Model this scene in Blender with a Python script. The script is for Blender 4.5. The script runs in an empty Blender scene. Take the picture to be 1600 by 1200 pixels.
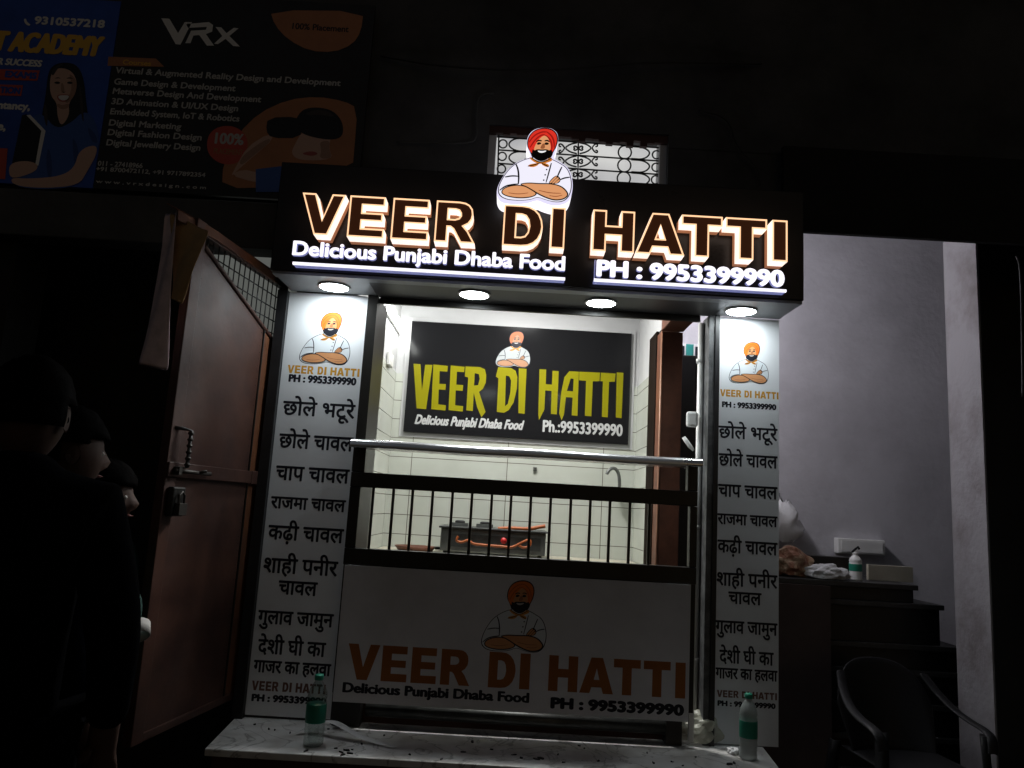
import bpy, bmesh, math, random
from mathutils import Vector, Matrix
from mathutils.geometry import tessellate_polygon
random.seed(7)
S = bpy.context.scene
COL = S.collection
R = math.radians

# ------------------------------------------------------------------ camera, world, light, exposure
F, PITCH, ROLL, CAMZ = 1200.0, R(9.17), R(3.32), 1.55          # focal length in photo pixels (1600 wide)
GZ = 0.0                                                        # height of the street
cam = bpy.data.cameras.new('camera'); cam.sensor_width = 36; cam.lens = 36 * F / 1600
cam.clip_start = 0.05; cam.clip_end = 500
co = bpy.data.objects.new('camera', cam); COL.objects.link(co)
co.matrix_world = Matrix.Translation((0, 0, CAMZ)) @ Matrix.Rotation(R(90) + PITCH, 4, 'X') @ Matrix.Rotation(ROLL, 4, 'Z')
S.camera = co
w = bpy.data.worlds.new('World'); S.world = w; w.use_nodes = True
wn = w.node_tree.nodes; sky = wn.new('ShaderNodeTexSky'); sky.sky_type = 'NISHITA'; sky.sun_disc = False
sky.sun_elevation = R(14); sky.sun_rotation = R(160)
wn['Background'].inputs['Strength'].default_value = 0.0043
w.node_tree.links.new(sky.outputs[0], wn['Background'].inputs[0])
sl = bpy.data.lights.new('moon', 'SUN'); sl.energy = 0.01; sl.angle = R(10); sl.color = (0.85, 0.9, 1.0)
so = bpy.data.objects.new('moon', sl); COL.objects.link(so); so.rotation_euler = (R(55), 0, R(-20)); so.location = (0, 0, 8)
S.view_settings.view_transform = 'Standard'; S.view_settings.look = 'None'; S.view_settings.exposure = 0; S.view_settings.gamma = 1
S.cycles.max_bounces = 8; S.cycles.transparent_max_bounces = 12; S.cycles.sample_clamp_indirect = 4.0
S.cycles.use_denoising = True

# ------------------------------------------------------------------ measuring: a photo pixel to the point where it stands at depth Y / height Z / side X
def ray(x, y):
    u = (x - 800) / F; v = -(y - 600) / F
    c, s = math.cos(ROLL), math.sin(ROLL); u, v = u * c - v * s, u * s + v * c
    return Vector((u, math.cos(PITCH) - v * math.sin(PITCH), math.sin(PITCH) + v * math.cos(PITCH)))
def at(x, y, Y): d = ray(x, y); return Vector((0, 0, CAMZ)) + d * (Y / d.y)
def at_z(x, y, Z): d = ray(x, y); return Vector((0, 0, CAMZ)) + d * ((Z - CAMZ) / d.z)
def at_x(x, y, X): d = ray(x, y); return Vector((0, 0, CAMZ)) + d * (X / d.x)

# ------------------------------------------------------------------ materials
def mat(name, col, rough=0.5, metal=0.0, var=0.0, scale=8.0, bump=0.0, bscale=40.0, emit=None, es=0.0, spec=0.5, coat=0.0, col2=None, thr=None, trans=0.0, ior=1.45, alpha=1.0, rvar=0.0):
    m = bpy.data.materials.new(name); m.use_nodes = True; nt = m.node_tree; b = nt.nodes['Principled BSDF']; L = nt.links
    b.inputs['Base Color'].default_value = (*col, 1); b.inputs['Roughness'].default_value = rough; b.inputs['Metallic'].default_value = metal
    b.inputs['Specular IOR Level'].default_value = spec; b.inputs['Coat Weight'].default_value = coat; b.inputs['Coat Roughness'].default_value = 0.1
    b.inputs['Transmission Weight'].default_value = trans; b.inputs['IOR'].default_value = ior; b.inputs['Alpha'].default_value = alpha
    if emit: b.inputs['Emission Color'].default_value = (*emit, 1); b.inputs['Emission Strength'].default_value = es
    if var or col2 or bump or rvar:
        tc = nt.nodes.new('ShaderNodeTexCoord')
    if var or col2:
        n = nt.nodes.new('ShaderNodeTexNoise'); n.inputs['Scale'].default_value = scale; n.inputs['Detail'].default_value = 7; n.inputs['Roughness'].default_value = 0.65
        L.new(tc.outputs['Object'], n.inputs['Vector'])
        r = nt.nodes.new('ShaderNodeValToRGB'); t = thr or (0.3, 0.7)
        r.color_ramp.elements[0].position, r.color_ramp.elements[1].position = t
        a = tuple(c * (1 - var) for c in col); z = col2 or tuple(min(1, c * (1 + var)) for c in col)
        if col2: a = col
        r.color_ramp.elements[0].color = (*a, 1); r.color_ramp.elements[1].color = (*z, 1)
        L.new(n.outputs['Fac'], r.inputs[0]); L.new(r.outputs[0], b.inputs['Base Color'])
    if rvar:
        n3 = nt.nodes.new('ShaderNodeTexNoise'); n3.inputs['Scale'].default_value = scale * 0.7; n3.inputs['Detail'].default_value = 5
        L.new(tc.outputs['Object'], n3.inputs['Vector'])
        mr = nt.nodes.new('ShaderNodeMapRange'); mr.inputs[1].default_value = 0.3; mr.inputs[2].default_value = 0.7
        mr.inputs[3].default_value = max(0.02, rough - rvar); mr.inputs[4].default_value = min(1, rough + rvar)
        L.new(n3.outputs['Fac'], mr.inputs[0]); L.new(mr.outputs[0], b.inputs['Roughness'])
    if bump:
        n2 = nt.nodes.new('ShaderNodeTexNoise'); n2.inputs['Scale'].default_value = bscale; n2.inputs['Detail'].default_value = 5
        L.new(tc.outputs['Object'], n2.inputs['Vector'])
        bp = nt.nodes.new('ShaderNodeBump'); bp.inputs['Strength'].default_value = bump; bp.inputs['Distance'].default_value = 0.01
        L.new(n2.outputs['Fac'], bp.inputs['Height']); L.new(bp.outputs[0], b.inputs['Normal'])
    return m
M = {}
M['asphalt'] = mat('asphalt', (0.04, 0.04, 0.042), 0.9, var=0.3, scale=20, bump=0.4, bscale=120)
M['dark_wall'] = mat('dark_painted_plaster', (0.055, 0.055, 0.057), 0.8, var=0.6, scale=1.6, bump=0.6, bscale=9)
M['black_wall'] = mat('black_plaster', (0.012, 0.012, 0.012), 0.85, var=0.4, scale=3, bump=0.25, bscale=18)  # near-black plaster with mottled tone
M['white_plaster'] = mat('white_plaster', (0.45, 0.45, 0.455), 0.75, var=0.05, scale=3, bump=0.12, bscale=25)
M['lilac_plaster'] = mat('pale_grey_plaster', (0.53, 0.52, 0.55), 0.8, col2=(0.43, 0.42, 0.445), scale=1.7, thr=(0.42, 0.66), bump=0.35, bscale=22)
M['acp'] = mat('black_panel', (0.010, 0.009, 0.009), 0.32, spec=0.35, rvar=0.06, scale=6)
M['acp_post'] = mat('dark_post_paint', (0.014, 0.014, 0.016), 0.45, var=0.4, scale=9)
M['grey_post'] = mat('worn_grey_stone', (0.05, 0.052, 0.055), 0.5, col2=(0.15, 0.155, 0.16), scale=11, thr=(0.42, 0.75), bump=0.3, bscale=40)
M['soffit'] = mat('grey_sheet_soffit', (0.20, 0.21, 0.22), 0.4, var=0.15, scale=5)
M['soffit_dark'] = mat('black_soffit', (0.03, 0.03, 0.033), 0.4, var=0.3, scale=6)
M['jamb'] = mat('shade_toned_stained_jamb', (0.30, 0.29, 0.30), 0.85, col2=(0.18, 0.16, 0.16), scale=2.6, thr=(0.45, 0.68), bump=0.35, bscale=30)  # plaster darkened to hold the jamb's shade, with stains mottled over it
M['vinyl'] = mat('white_vinyl_print', (0.72, 0.74, 0.77), 0.5, var=0.03, scale=5, spec=0.25, bump=0.05, bscale=7)
M['vinyl_dull'] = mat('greyed_vinyl_print', (0.64, 0.64, 0.67), 0.55, var=0.12, scale=2.5, spec=0.3, bump=0.08, bscale=6)
M['ink'] = mat('black_ink', (0.010, 0.011, 0.018), 0.5, spec=0.25)
M['ink_yellow'] = mat('mustard_ink', (0.55, 0.28, 0.025), 0.5, spec=0.25)
M['ink_orange'] = mat('orange_ink', (0.30, 0.105, 0.022), 0.55, spec=0.25, var=0.06, scale=10)
M['steel'] = mat('stainless_steel', (0.70, 0.70, 0.71), 0.30, 1.0, rvar=0.06, scale=5)
M['black_metal'] = mat('black_painted_metal', (0.012, 0.011, 0.010), 0.4, var=0.3, scale=12)
M['marble'] = None
M['maroon'] = mat('maroon_dado', (0.05, 0.018, 0.014), 0.7, var=0.4, scale=6)
M['door_metal'] = mat('brown_painted_steel', (0.050, 0.021, 0.016), 0.52, col2=(0.100, 0.042, 0.027), scale=4.5, thr=(0.40, 0.75), bump=0.25, bscale=7, rvar=0.16)
M['dark_iron'] = mat('dark_iron', (0.05, 0.045, 0.04), 0.5, 0.5, var=0.3, scale=20)
M['door_rust'] = mat('rusty_orange_steel', (0.14, 0.052, 0.022), 0.5, col2=(0.07, 0.034, 0.024), scale=4, thr=(0.4, 0.7), bump=0.15, bscale=9)
M['mesh_wire'] = mat('dark_wire', (0.02, 0.02, 0.02), 0.5)
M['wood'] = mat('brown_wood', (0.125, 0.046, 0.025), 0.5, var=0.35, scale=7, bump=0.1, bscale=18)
M['wood_dimmed'] = mat('dimmed_brown_wood', (0.010, 0.006, 0.004), 0.85, spec=0.08, var=0.35, scale=7, bump=0.1, bscale=18)  # copy of the brown wood, darkened to offset lamp light on the casing
M['wood_light'] = mat('tan_wood', (0.30, 0.15, 0.09), 0.45, var=0.15, scale=7)
M['cardboard'] = mat('brown_cardboard', (0.42, 0.27, 0.13), 0.85, var=0.2, scale=9, bump=0.15, bscale=30)
M['pink_sheet'] = mat('pinkish_sheet', (0.72, 0.56, 0.58), 0.7, var=0.2, scale=14, bump=0.3, bscale=22)
M['board_black'] = mat('black_flex_print', (0.010, 0.010, 0.011), 0.14, spec=0.12)
M['ink_lemon'] = mat('lemon_ink', (0.215, 0.195, 0.006), 0.3, spec=0.12)
M['ink_white'] = mat('white_ink', (0.42, 0.42, 0.42), 0.4)
M['glass_lit'] = None
M['plastic_black'] = mat('black_plastic', (0.009, 0.009, 0.010), 0.55, spec=0.3, bump=0.08, bscale=60)
M['plastic_white'] = mat('white_plastic', (0.72, 0.72, 0.70), 0.4, var=0.05)
M['granite'] = mat('black_granite', (0.007, 0.007, 0.008), 0.45, var=0.5, scale=60)
M['granite_edge'] = mat('grey_granite_nosing', (0.028, 0.028, 0.028), 0.5, var=0.3, scale=40)
M['brown_board'] = mat('brown_riser_tile', (0.045, 0.03, 0.028), 0.6, var=0.2, scale=6)
M['beige_tile'] = mat('beige_tile', (0.42, 0.39, 0.31), 0.5, var=0.1, scale=8)
M['orange_hose'] = mat('orange_rubber_hose', (0.36, 0.09, 0.02), 0.5)
M['steel_dull'] = mat('dull_steel', (0.14, 0.145, 0.14), 0.45, 0.6, var=0.2, scale=10)
M['stove_edge'] = mat('greasy_steel', (0.06, 0.062, 0.06), 0.4, 0.5, var=0.4, scale=14)
M['red_knob'] = mat('red_knob', (0.5, 0.02, 0.02), 0.4)
M['bag_brown'] = mat('brown_bag', (0.24, 0.10, 0.055), 0.6, col2=(0.45, 0.33, 0.22), scale=16, thr=(0.45, 0.6), bump=0.4, bscale=30)
M['poly_white'] = mat('white_polythene', (0.75, 0.75, 0.76), 0.35, bump=0.4, bscale=25)
M['poly_clear'] = mat('yellowed_polythene', (0.46, 0.46, 0.38), 0.3, bump=0.5, bscale=30, alpha=0.75)
M['green_label'] = mat('green_label', (0.015, 0.20, 0.13), 0.35)
M['green_cap'] = mat('green_cap', (0.02, 0.25, 0.16), 0.4)
M['teal'] = mat('teal_print', (0.02, 0.20, 0.18), 0.5)
M['hair'] = mat('black_hair', (0.0025, 0.002, 0.002), 0.85, bump=0.15, bscale=140, spec=0.03)
M['skin'] = mat('brown_skin', (0.075, 0.038, 0.026), 0.65, bump=0.06, bscale=50)
M['cloth_black'] = mat('black_cloth', (0.003, 0.003, 0.004), 1.0, bump=0.6, bscale=14, spec=0.02)
M['cloth_navy'] = mat('navy_cloth', (0.003, 0.004, 0.008), 1.0, bump=0.6, bscale=14, spec=0.02)
M['cloth_green'] = mat('dark_green_cloth', (0.012, 0.05, 0.04), 0.85, bump=0.4, bscale=30)
M['cloth_white'] = mat('white_cloth', (0.6, 0.58, 0.55), 0.85, bump=0.3, bscale=40)
M['eye_white'] = mat('eye_white', (0.7, 0.68, 0.65), 0.3)
M['lip'] = mat('lip', (0.22, 0.07, 0.06), 0.5)
M['cable'] = mat('cable_sheath', (0.02, 0.02, 0.02), 0.6)
M['cable_grey'] = mat('grey_cable_sheath', (0.10, 0.10, 0.10), 0.6)
M['banner_blue'] = mat('blue_flex', (0.03, 0.09, 0.46), 0.5, var=0.3, scale=2.5, bump=0.5, bscale=3)
M['banner_black'] = mat('black_flex', (0.016, 0.013, 0.012), 0.5, var=0.4, scale=3, bump=0.5, bscale=3)
M['b_orange'] = mat('orange_flex', (0.48, 0.20, 0.09), 0.5, var=0.1)
M['b_yellow'] = mat('yellow_flex', (0.85, 0.50, 0.06), 0.5)
M['b_white'] = mat('grey_white_flex', (0.85, 0.85, 0.86), 0.5)
M['b_grey'] = mat('grey_flex', (0.55, 0.55, 0.55), 0.5)
M['b_red'] = mat('red_flex', (0.60, 0.09, 0.06), 0.5)
M['b_skin'] = mat('printed_skin', (0.66, 0.42, 0.33), 0.5)
M['b_skin_dark'] = mat('printed_skin_shade', (0.42, 0.24, 0.17), 0.5)
M['b_lip'] = mat('printed_lip', (0.45, 0.10, 0.09), 0.5)
M['b_hair_light'] = mat('printed_hair_light', (0.05, 0.035, 0.03), 0.5)
M['b_shirt_dark'] = mat('printed_shirt_fold', (0.03, 0.07, 0.26), 0.5)
M['b_hair'] = mat('printed_black', (0.008, 0.007, 0.008), 0.5)
M['b_shirt'] = mat('printed_blue_shirt', (0.05, 0.12, 0.42), 0.5)
# things that give off light
def glow(name, col, s, base=(0.5, 0.5, 0.5)): return mat(name, base, 0.4, emit=col, es=s)
M['led_disc'] = glow('led_disc', (0.90, 0.98, 1.0), 65)
M['tube_glow'] = glow('fluorescent_tube', (0.97, 1.0, 0.96), 34)
M['edge_glow'] = glow('lit_letter_edge', (1.0, 0.58, 0.32), 1.35)
M['side_glow'] = glow('lit_letter_return', (1.0, 0.76, 0.62), 1.25)
M['side_warm'] = glow('lit_letter_return_base', (1.0, 0.42, 0.20), 0.24, (0.3, 0.12, 0.06))
M['white_glow'] = glow('lit_white_acrylic', (0.93, 0.90, 1.0), 1.25)
M['blue_glow'] = glow('lit_bar_side', (0.36, 0.40, 0.95), 0.35)
M['letter_face'] = glow('dim_brown_letter_face', (0.30, 0.085, 0.03), 0.08, (0.03, 0.01, 0.005))

def marble():
    m = bpy.data.materials.new('white_marble'); m.use_nodes = True; nt = m.node_tree; b = nt.nodes['Principled BSDF']; L = nt.links
    tc = nt.nodes.new('ShaderNodeTexCoord')
    n = nt.nodes.new('ShaderNodeTexNoise'); n.inputs['Scale'].default_value = 3.2; n.inputs['Detail'].default_value = 9; n.inputs['Distortion'].default_value = 1.4
    L.new(tc.outputs['Object'], n.inputs['Vector'])
    r = nt.nodes.new('ShaderNodeValToRGB'); e = r.color_ramp.elements
    e[0].position = 0.484; e[0].color = (0.78, 0.77, 0.76, 1); e[1].position = 0.516; e[1].color = (0.75, 0.74, 0.73, 1)
    k = r.color_ramp.elements.new(0.5); k.color = (0.34, 0.33, 0.32, 1)
    L.new(n.outputs['Fac'], r.inputs[0])
    d = nt.nodes.new('ShaderNodeTexNoise'); d.inputs['Scale'].default_value = 9; d.inputs['Detail'].default_value = 8
    L.new(tc.outputs['Object'], d.inputs['Vector'])
    r2 = nt.nodes.new('ShaderNodeValToRGB'); r2.color_ramp.elements[0].position = 0.3; r2.color_ramp.elements[0].color = (0.6, 0.57, 0.54, 1); r2.color_ramp.elements[1].position = 0.62
    L.new(d.outputs['Fac'], r2.inputs[0])
    mx = nt.nodes.new('ShaderNodeMixRGB'); mx.blend_type = 'MULTIPLY'; mx.inputs[0].default_value = 0.8
    L.new(r.outputs[0], mx.inputs[1]); L.new(r2.outputs[0], mx.inputs[2]); L.new(mx.outputs[0], b.inputs['Base Color'])
    b.inputs['Roughness'].default_value = 0.38
    return m
M['marble'] = marble()

def tiles(name, axis, rows=0.1225, z0=0.0):
    m = bpy.data.materials.new(name); m.use_nodes = True; nt = m.node_tree; b = nt.nodes['Principled BSDF']; L = nt.links
    tc = nt.nodes.new('ShaderNodeTexCoord'); mp = nt.nodes.new('ShaderNodeMapping')
    L.new(tc.outputs['Object'], mp.inputs['Vector'])
    mp.inputs['Location'].default_value = (0, 0, z0)
    sx = nt.nodes.new('ShaderNodeSeparateXYZ'); cx = nt.nodes.new('ShaderNodeCombineXYZ'); L.new(mp.outputs[0], sx.inputs[0])
    L.new(sx.outputs[axis], cx.inputs[0]); L.new(sx.outputs[2], cx.inputs[1])
    br = nt.nodes.new('ShaderNodeTexBrick'); br.offset = 0.0
    br.inputs['Scale'].default_value = 1.0; br.inputs['Brick Width'].default_value = 0.62; br.inputs['Row Height'].default_value = rows
    br.inputs['Mortar Size'].default_value = 0.0024; br.inputs['Mortar Smooth'].default_value = 0.2
    br.inputs['Color1'].default_value = (0.50, 0.52, 0.465, 1); br.inputs['Color2'].default_value = (0.48, 0.50, 0.45, 1); br.inputs['Mortar'].default_value = (0.10, 0.085, 0.07, 1)
    L.new(cx.outputs[0], br.inputs['Vector'])
    n = nt.nodes.new('ShaderNodeTexNoise'); n.inputs['Scale'].default_value = 4; n.inputs['Detail'].default_value = 6; L.new(tc.outputs['Object'], n.inputs['Vector'])
    r2 = nt.nodes.new('ShaderNodeValToRGB'); r2.color_ramp.elements[0].position = 0.3; r2.color_ramp.elements[0].color = (0.86, 0.85, 0.84, 1); r2.color_ramp.elements[1].position = 0.65
    L.new(n.outputs['Fac'], r2.inputs[0])
    mx = nt.nodes.new('ShaderNodeMixRGB'); mx.blend_type = 'MULTIPLY'; mx.inputs[0].default_value = 0.7
    L.new(br.outputs['Color'], mx.inputs[1]); L.new(r2.outputs[0], mx.inputs[2]); L.new(mx.outputs[0], b.inputs['Base Color'])
    b.inputs['Roughness'].default_value = 0.22
    return m
M['tile_x'] = tiles('glazed_tile_back', 0); M['tile_y'] = tiles('glazed_tile_side', 1)

def lit_pane():
    m = mat('lit_frosted_pane', (0.5, 0.5, 0.5), 0.4); nt = m.node_tree; b = nt.nodes['Principled BSDF']
    tc = nt.nodes.new('ShaderNodeTexCoord'); n = nt.nodes.new('ShaderNodeTexNoise'); n.inputs['Scale'].default_value = 3
    nt.links.new(tc.outputs['Object'], n.inputs['Vector'])
    r = nt.nodes.new('ShaderNodeValToRGB'); r.color_ramp.elements[0].color = (0.42, 0.42, 0.44, 1); r.color_ramp.elements[1].color = (0.78, 0.78, 0.76, 1)
    r.color_ramp.elements[0].position = 0.35; r.color_ramp.elements[1].position = 0.65
    nt.links.new(n.outputs['Fac'], r.inputs[0]); nt.links.new(r.outputs[0], b.inputs['Emission Color']); b.inputs['Emission Strength'].default_value = 0.8
    return m
M['lit_pane'] = lit_pane()
M['backlight_glow'] = mat('dim_backlight_glow', (0.3, 0.3, 0.3), 0.4, emit=(0.72, 0.76, 0.70), es=0.13)  # glow for the added pane behind the door mesh
def pet():
    m = bpy.data.materials.new('clear_plastic_bottle'); m.use_nodes = True; nt = m.node_tree; nt.nodes.remove(nt.nodes['Principled BSDF'])
    t = nt.nodes.new('ShaderNodeBsdfTransparent'); t.inputs[0].default_value = (0.80, 0.86, 0.84, 1)
    g = nt.nodes.new('ShaderNodeBsdfGlossy'); g.inputs['Roughness'].default_value = 0.08
    fr = nt.nodes.new('ShaderNodeLayerWeight'); fr.inputs[0].default_value = 0.35
    mx = nt.nodes.new('ShaderNodeMixShader'); mp = nt.nodes.new('ShaderNodeMapRange'); mp.inputs[3].default_value = 0.10; mp.inputs[4].default_value = 0.7
    nt.links.new(fr.outputs['Facing'], mp.inputs[0]); nt.links.new(mp.outputs[0], mx.inputs[0])
    nt.links.new(t.outputs[0], mx.inputs[1]); nt.links.new(g.outputs[0], mx.inputs[2]); nt.links.new(mx.outputs[0], nt.nodes['Material Output'].inputs[0])
    return m
M['pet'] = pet()
M['pet_frost'] = mat('frosted_water', (0.42, 0.46, 0.45), 0.3, alpha=0.65)
M['pet_tint'] = mat('green_tinted_water', (0.10, 0.19, 0.17), 0.25, alpha=0.7)

# ------------------------------------------------------------------ mesh helpers
class MB:
    def __init__(s): s.v = []; s.f = []; s.m = []; s.mats = []; s.smooth = []
    def mi(s, m):
        if isinstance(m, str): m = M[m]
        if m not in s.mats: s.mats.append(m)
        return s.mats.index(m)
    def add(s, vs, fs, m, smooth=False):
        k = len(s.v); s.v += [tuple(v) for v in vs]; i = s.mi(m)
        for f in fs: s.f.append([k + a for a in f]); s.m.append(i); s.smooth.append(smooth)
        return s
    def box(s, x0, x1, y0, y1, z0, z1, m):
        v = [(x, y, z) for x in (x0, x1) for y in (y0, y1) for z in (z0, z1)]
        return s.add(v, [(0, 1, 3, 2), (4, 6, 7, 5), (0, 4, 5, 1), (2, 3, 7, 6), (0, 2, 6, 4), (1, 5, 7, 3)], m)
    def tube(s, pts, r, m, seg=8, closed=False, cap=True):
        pts = [Vector(p) for p in pts]; n = len(pts); vs = []; fs = []
        up = None
        for i, p in enumerate(pts):
            a = pts[(i - 1) % n] if (i or closed) else p; b = pts[(i + 1) % n] if (i < n - 1 or closed) else p
            t = (b - a).normalized() if (b - a).length > 1e-9 else Vector((0, 0, 1))
            if up is None: up = t.orthogonal().normalized()
            up = (up - t * up.dot(t)); up = up.normalized() if up.length > 1e-6 else t.orthogonal().normalized()
            q = t.cross(up); rr = r[i] if isinstance(r, (list, tuple)) else r
            vs += [p + (up * math.cos(2 * math.pi * k / seg) + q * math.sin(2 * math.pi * k / seg)) * rr for k in range(seg)]
        for i in range(n if closed else n - 1):
            j = (i + 1) % n
            fs += [(i * seg + k, i * seg + (k + 1) % seg, j * seg + (k + 1) % seg, j * seg + k) for k in range(seg)]
        if cap and not closed: fs += [tuple(range(seg))[::-1], tuple((n - 1) * seg + k for k in range(seg))]
        return s.add(vs, fs, m, True)
    def lathe(s, prof, c, m, seg=24):
        vs = []; fs = []; c = Vector(c)
        for r, z in prof: vs += [c + Vector((r * math.cos(2 * math.pi * k / seg), r * math.sin(2 * math.pi * k / seg), z)) for k in range(seg)]
        for i in range(len(prof) - 1): fs += [(i * seg + k, i * seg + (k + 1) % seg, (i + 1) * seg + (k + 1) % seg, (i + 1) * seg + k) for k in range(seg)]
        fs += [tuple(range(seg))[::-1], tuple((len(prof) - 1) * seg + k for k in range(seg))]
        return s.add(vs, fs, m, True)
    def plate(s, loops, y0, y1, m, side=None):          # loops of (x, z); front at y0, back at y1
        loops = [[(a, b) for a, b in l] for l in loops]
        tri = tessellate_polygon([[Vector((a, b, 0)) for a, b in l] for l in loops]); flat = [p for l in loops for p in l]
        s.add([(a, y0, b) for a, b in flat], tri, m)
        if y1 != y0:
            for l in loops:
                n = len(l); s.add([(a, y0, b) for a, b in l] + [(a, y1, b) for a, b in l], [(i, (i + 1) % n, n + (i + 1) % n, n + i) for i in range(n)], side or m)
        return s
    def sides(s, loop, y0, y1, m):
        n = len(loop); return s.add([(a, y0, b) for a, b in loop] + [(a, y1, b) for a, b in loop], [(i, (i + 1) % n, n + (i + 1) % n, n + i) for i in range(n)], m)
    def grid(s, P, m, smooth=True):                      # P rows of points
        n = len(P[0]); return s.add([p for r in P for p in r], [(i * n + j, i * n + j + 1, (i + 1) * n + j + 1, (i + 1) * n + j) for i in range(len(P) - 1) for j in range(n - 1)], m, smooth)
    def build(s, name, parent=None, bevel=0.0, solid=0.0, subdiv=0, loc=None):
        me = bpy.data.meshes.new(name); me.from_pydata(s.v, [], s.f)
        for m in s.mats: me.materials.append(m)
        for p, i, sm in zip(me.polygons, s.m, s.smooth): p.material_index = i; p.use_smooth = sm
        bm = bmesh.new(); bm.from_mesh(me); bmesh.ops.recalc_face_normals(bm, faces=bm.faces); bm.to_mesh(me); bm.free()
        o = bpy.data.objects.new(name, me); COL.objects.link(o)
        if loc is not None:                              # origin at the base, mesh stays where it is
            me.transform(Matrix.Translation(-Vector(loc))); o.location = loc
        if parent:
            o.parent = parent; o.matrix_parent_inverse = Matrix.Translation(-Vector(parent.location)) if not parent.get('local') else Matrix()
        if solid: md = o.modifiers.new('s', 'SOLIDIFY'); md.thickness = solid; md.offset = 0
        if subdiv: md = o.modifiers.new('d', 'SUBSURF'); md.levels = md.render_levels = subdiv
        if bevel: md = o.modifiers.new('b', 'BEVEL'); md.width = bevel; md.segments = 2; md.limit_method = 'ANGLE'; md.angle_limit = R(40)
        return o
def thing(name, label, cat, loc=(0, 0, 0), group=None, rotz=None):
    o = bpy.data.objects.new(name, None); COL.objects.link(o); o.location = loc; o.empty_display_size = 0.1
    if rotz is not None: o.rotation_euler = (0, 0, rotz); o['local'] = 1
    return tag(o, label, cat, group)
def tag(o, label, cat, group=None, kind=None):
    if label: o['label'] = label
    if cat: o['category'] = cat
    if group: o['group'] = group
    if kind: o['kind'] = kind
    return o
def arc(cx, cz, rx, rz, a0, a1, n): return [(cx + rx * math.cos(R(a0 + (a1 - a0) * i / n)), cz + rz * math.sin(R(a0 + (a1 - a0) * i / n))) for i in range(n + 1)]
def ell(cx, cz, rx, rz=None, n=24): return arc(cx, cz, rx, rz or rx, 0, 360, n)[:-1]
def smooth_loop(pts, it=2):                              # Chaikin corner cutting
    for _ in range(it):
        q = []
        for i in range(len(pts)):
            a, b = pts[i], pts[(i + 1) % len(pts)]
            q += [(a[0] * .75 + b[0] * .25, a[1] * .75 + b[1] * .25), (a[0] * .25 + b[0] * .75, a[1] * .25 + b[1] * .75)]
        pts = q
    return pts
def smooth_line(pts, it=2):
    for _ in range(it):
        q = [pts[0]]
        for a, b in zip(pts, pts[1:]): q += [tuple(x * .75 + y * .25 for x, y in zip(a, b)), tuple(x * .25 + y * .75 for x, y in zip(a, b))]
        pts = q + [pts[-1]]
    return pts
def area2(l): return sum(a[0] * b[1] - b[0] * a[1] for a, b in zip(l, l[1:] + l[:1]))
def inset(l, t):                                         # towards the solid of a CCW loop
    n = len(l); out = []
    for i in range(n):
        p, c, q = Vector(l[i - 1]), Vector(l[i]), Vector(l[(i + 1) % n])
        a = (c - p).normalized(); b = (q - c).normalized(); na = Vector((-a.y, a.x)); nb = Vector((-b.y, b.x))
        k = na + nb; d = max(0.35, k.length_squared / 2 * 1.0)
        out.append(tuple(c + k * (t / max(0.45, 1 + na.dot(nb)))))
    return out

# ------------------------------------------------------------------ writing
_tc = {}
def raw_text(s):
    if s in _tc: return _tc[s]
    c = bpy.data.curves.new('t', 'FONT'); c.body = s; c.size = 1; c.resolution_u = 4
    o = bpy.data.objects.new('t', c); COL.objects.link(o); dg = bpy.context.evaluated_depsgraph_get(); dg.update()
    me = bpy.data.meshes.new_from_object(o.evaluated_get(dg)); v = [(p.co.x, p.co.y) for p in me.vertices]; f = [tuple(p.vertices) for p in me.polygons]
    bpy.data.objects.remove(o); bpy.data.curves.remove(c); bpy.data.meshes.remove(me)
    _tc[s] = (v, f); return _tc[s]
def put_text(mb, s, x0, x1, zb, zt, Y, m, bold=(0, 0), depth=0.0, shear=0.0, em=None, side=None):
    """fit the words into the box x0..x1, zb..zt on the plane Y (with em: zt is the head line of the script, em its size)"""
    v, f = raw_text(s); bx, bz = bold
    ax, bx_ = min(p[0] for p in v), max(p[0] for p in v); az, bz_ = min(p[1] for p in v), max(p[1] for p in v)
    kx = (x1 - x0 - 2 * bx) / (bx_ - ax)
    if em: kz = em; oz = zt - 0.625 * em
    else: kz = (zt - zb - 2 * bz) / (bz_ - az); oz = zb + bz - az * kz
    P = [(x0 + bx + (p[0] - ax) * kx + shear * (p[1] * kz), oz + p[1] * kz) for p in v]
    offs = [(0, 0)] + ([(math.cos(a) * bx, math.sin(a) * bz) for a in [i * math.pi / 4 for i in range(8)]] + [(math.cos(a) * bx * .5, math.sin(a) * bz * .5) for a in [i * math.pi / 2 for i in range(4)]] if bx or bz else [])
    for i, (dx, dz) in enumerate(offs):
        y = Y - 0.00003 * i
        mb.add([(a + dx, y, b + dz) for a, b in P], f, m)
        if depth:
            ed = {}
            for q in f:
                for a, b in zip(q, q[1:] + q[:1]): ed[(a, b)] = 1
            bd = [e for e in ed if (e[1], e[0]) not in ed]
            k = [(a + dx, y, b + dz) for a, b in P] + [(a + dx, Y + depth - .00003 * i, b + dz) for a, b in P]; n = len(P)
            mb.add(k, [(a, b, n + b, n + a) for a, b in bd], side or m)
    return mb
def px_text(mb, s, x0, x1, yc, h, Y, m, **k):            # box measured on the photo: left, right, centre row, height
    xm = (x0 + x1) / 2; t = math.tan(ROLL)
    X0 = at(x0, yc - (xm - x0) * t, Y).x; X1 = at(x1, yc + (x1 - xm) * t, Y).x
    return put_text(mb, s, X0, X1, at(xm, yc + h / 2, Y).z, at(xm, yc - h / 2, Y).z, Y, m, **k)
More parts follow.
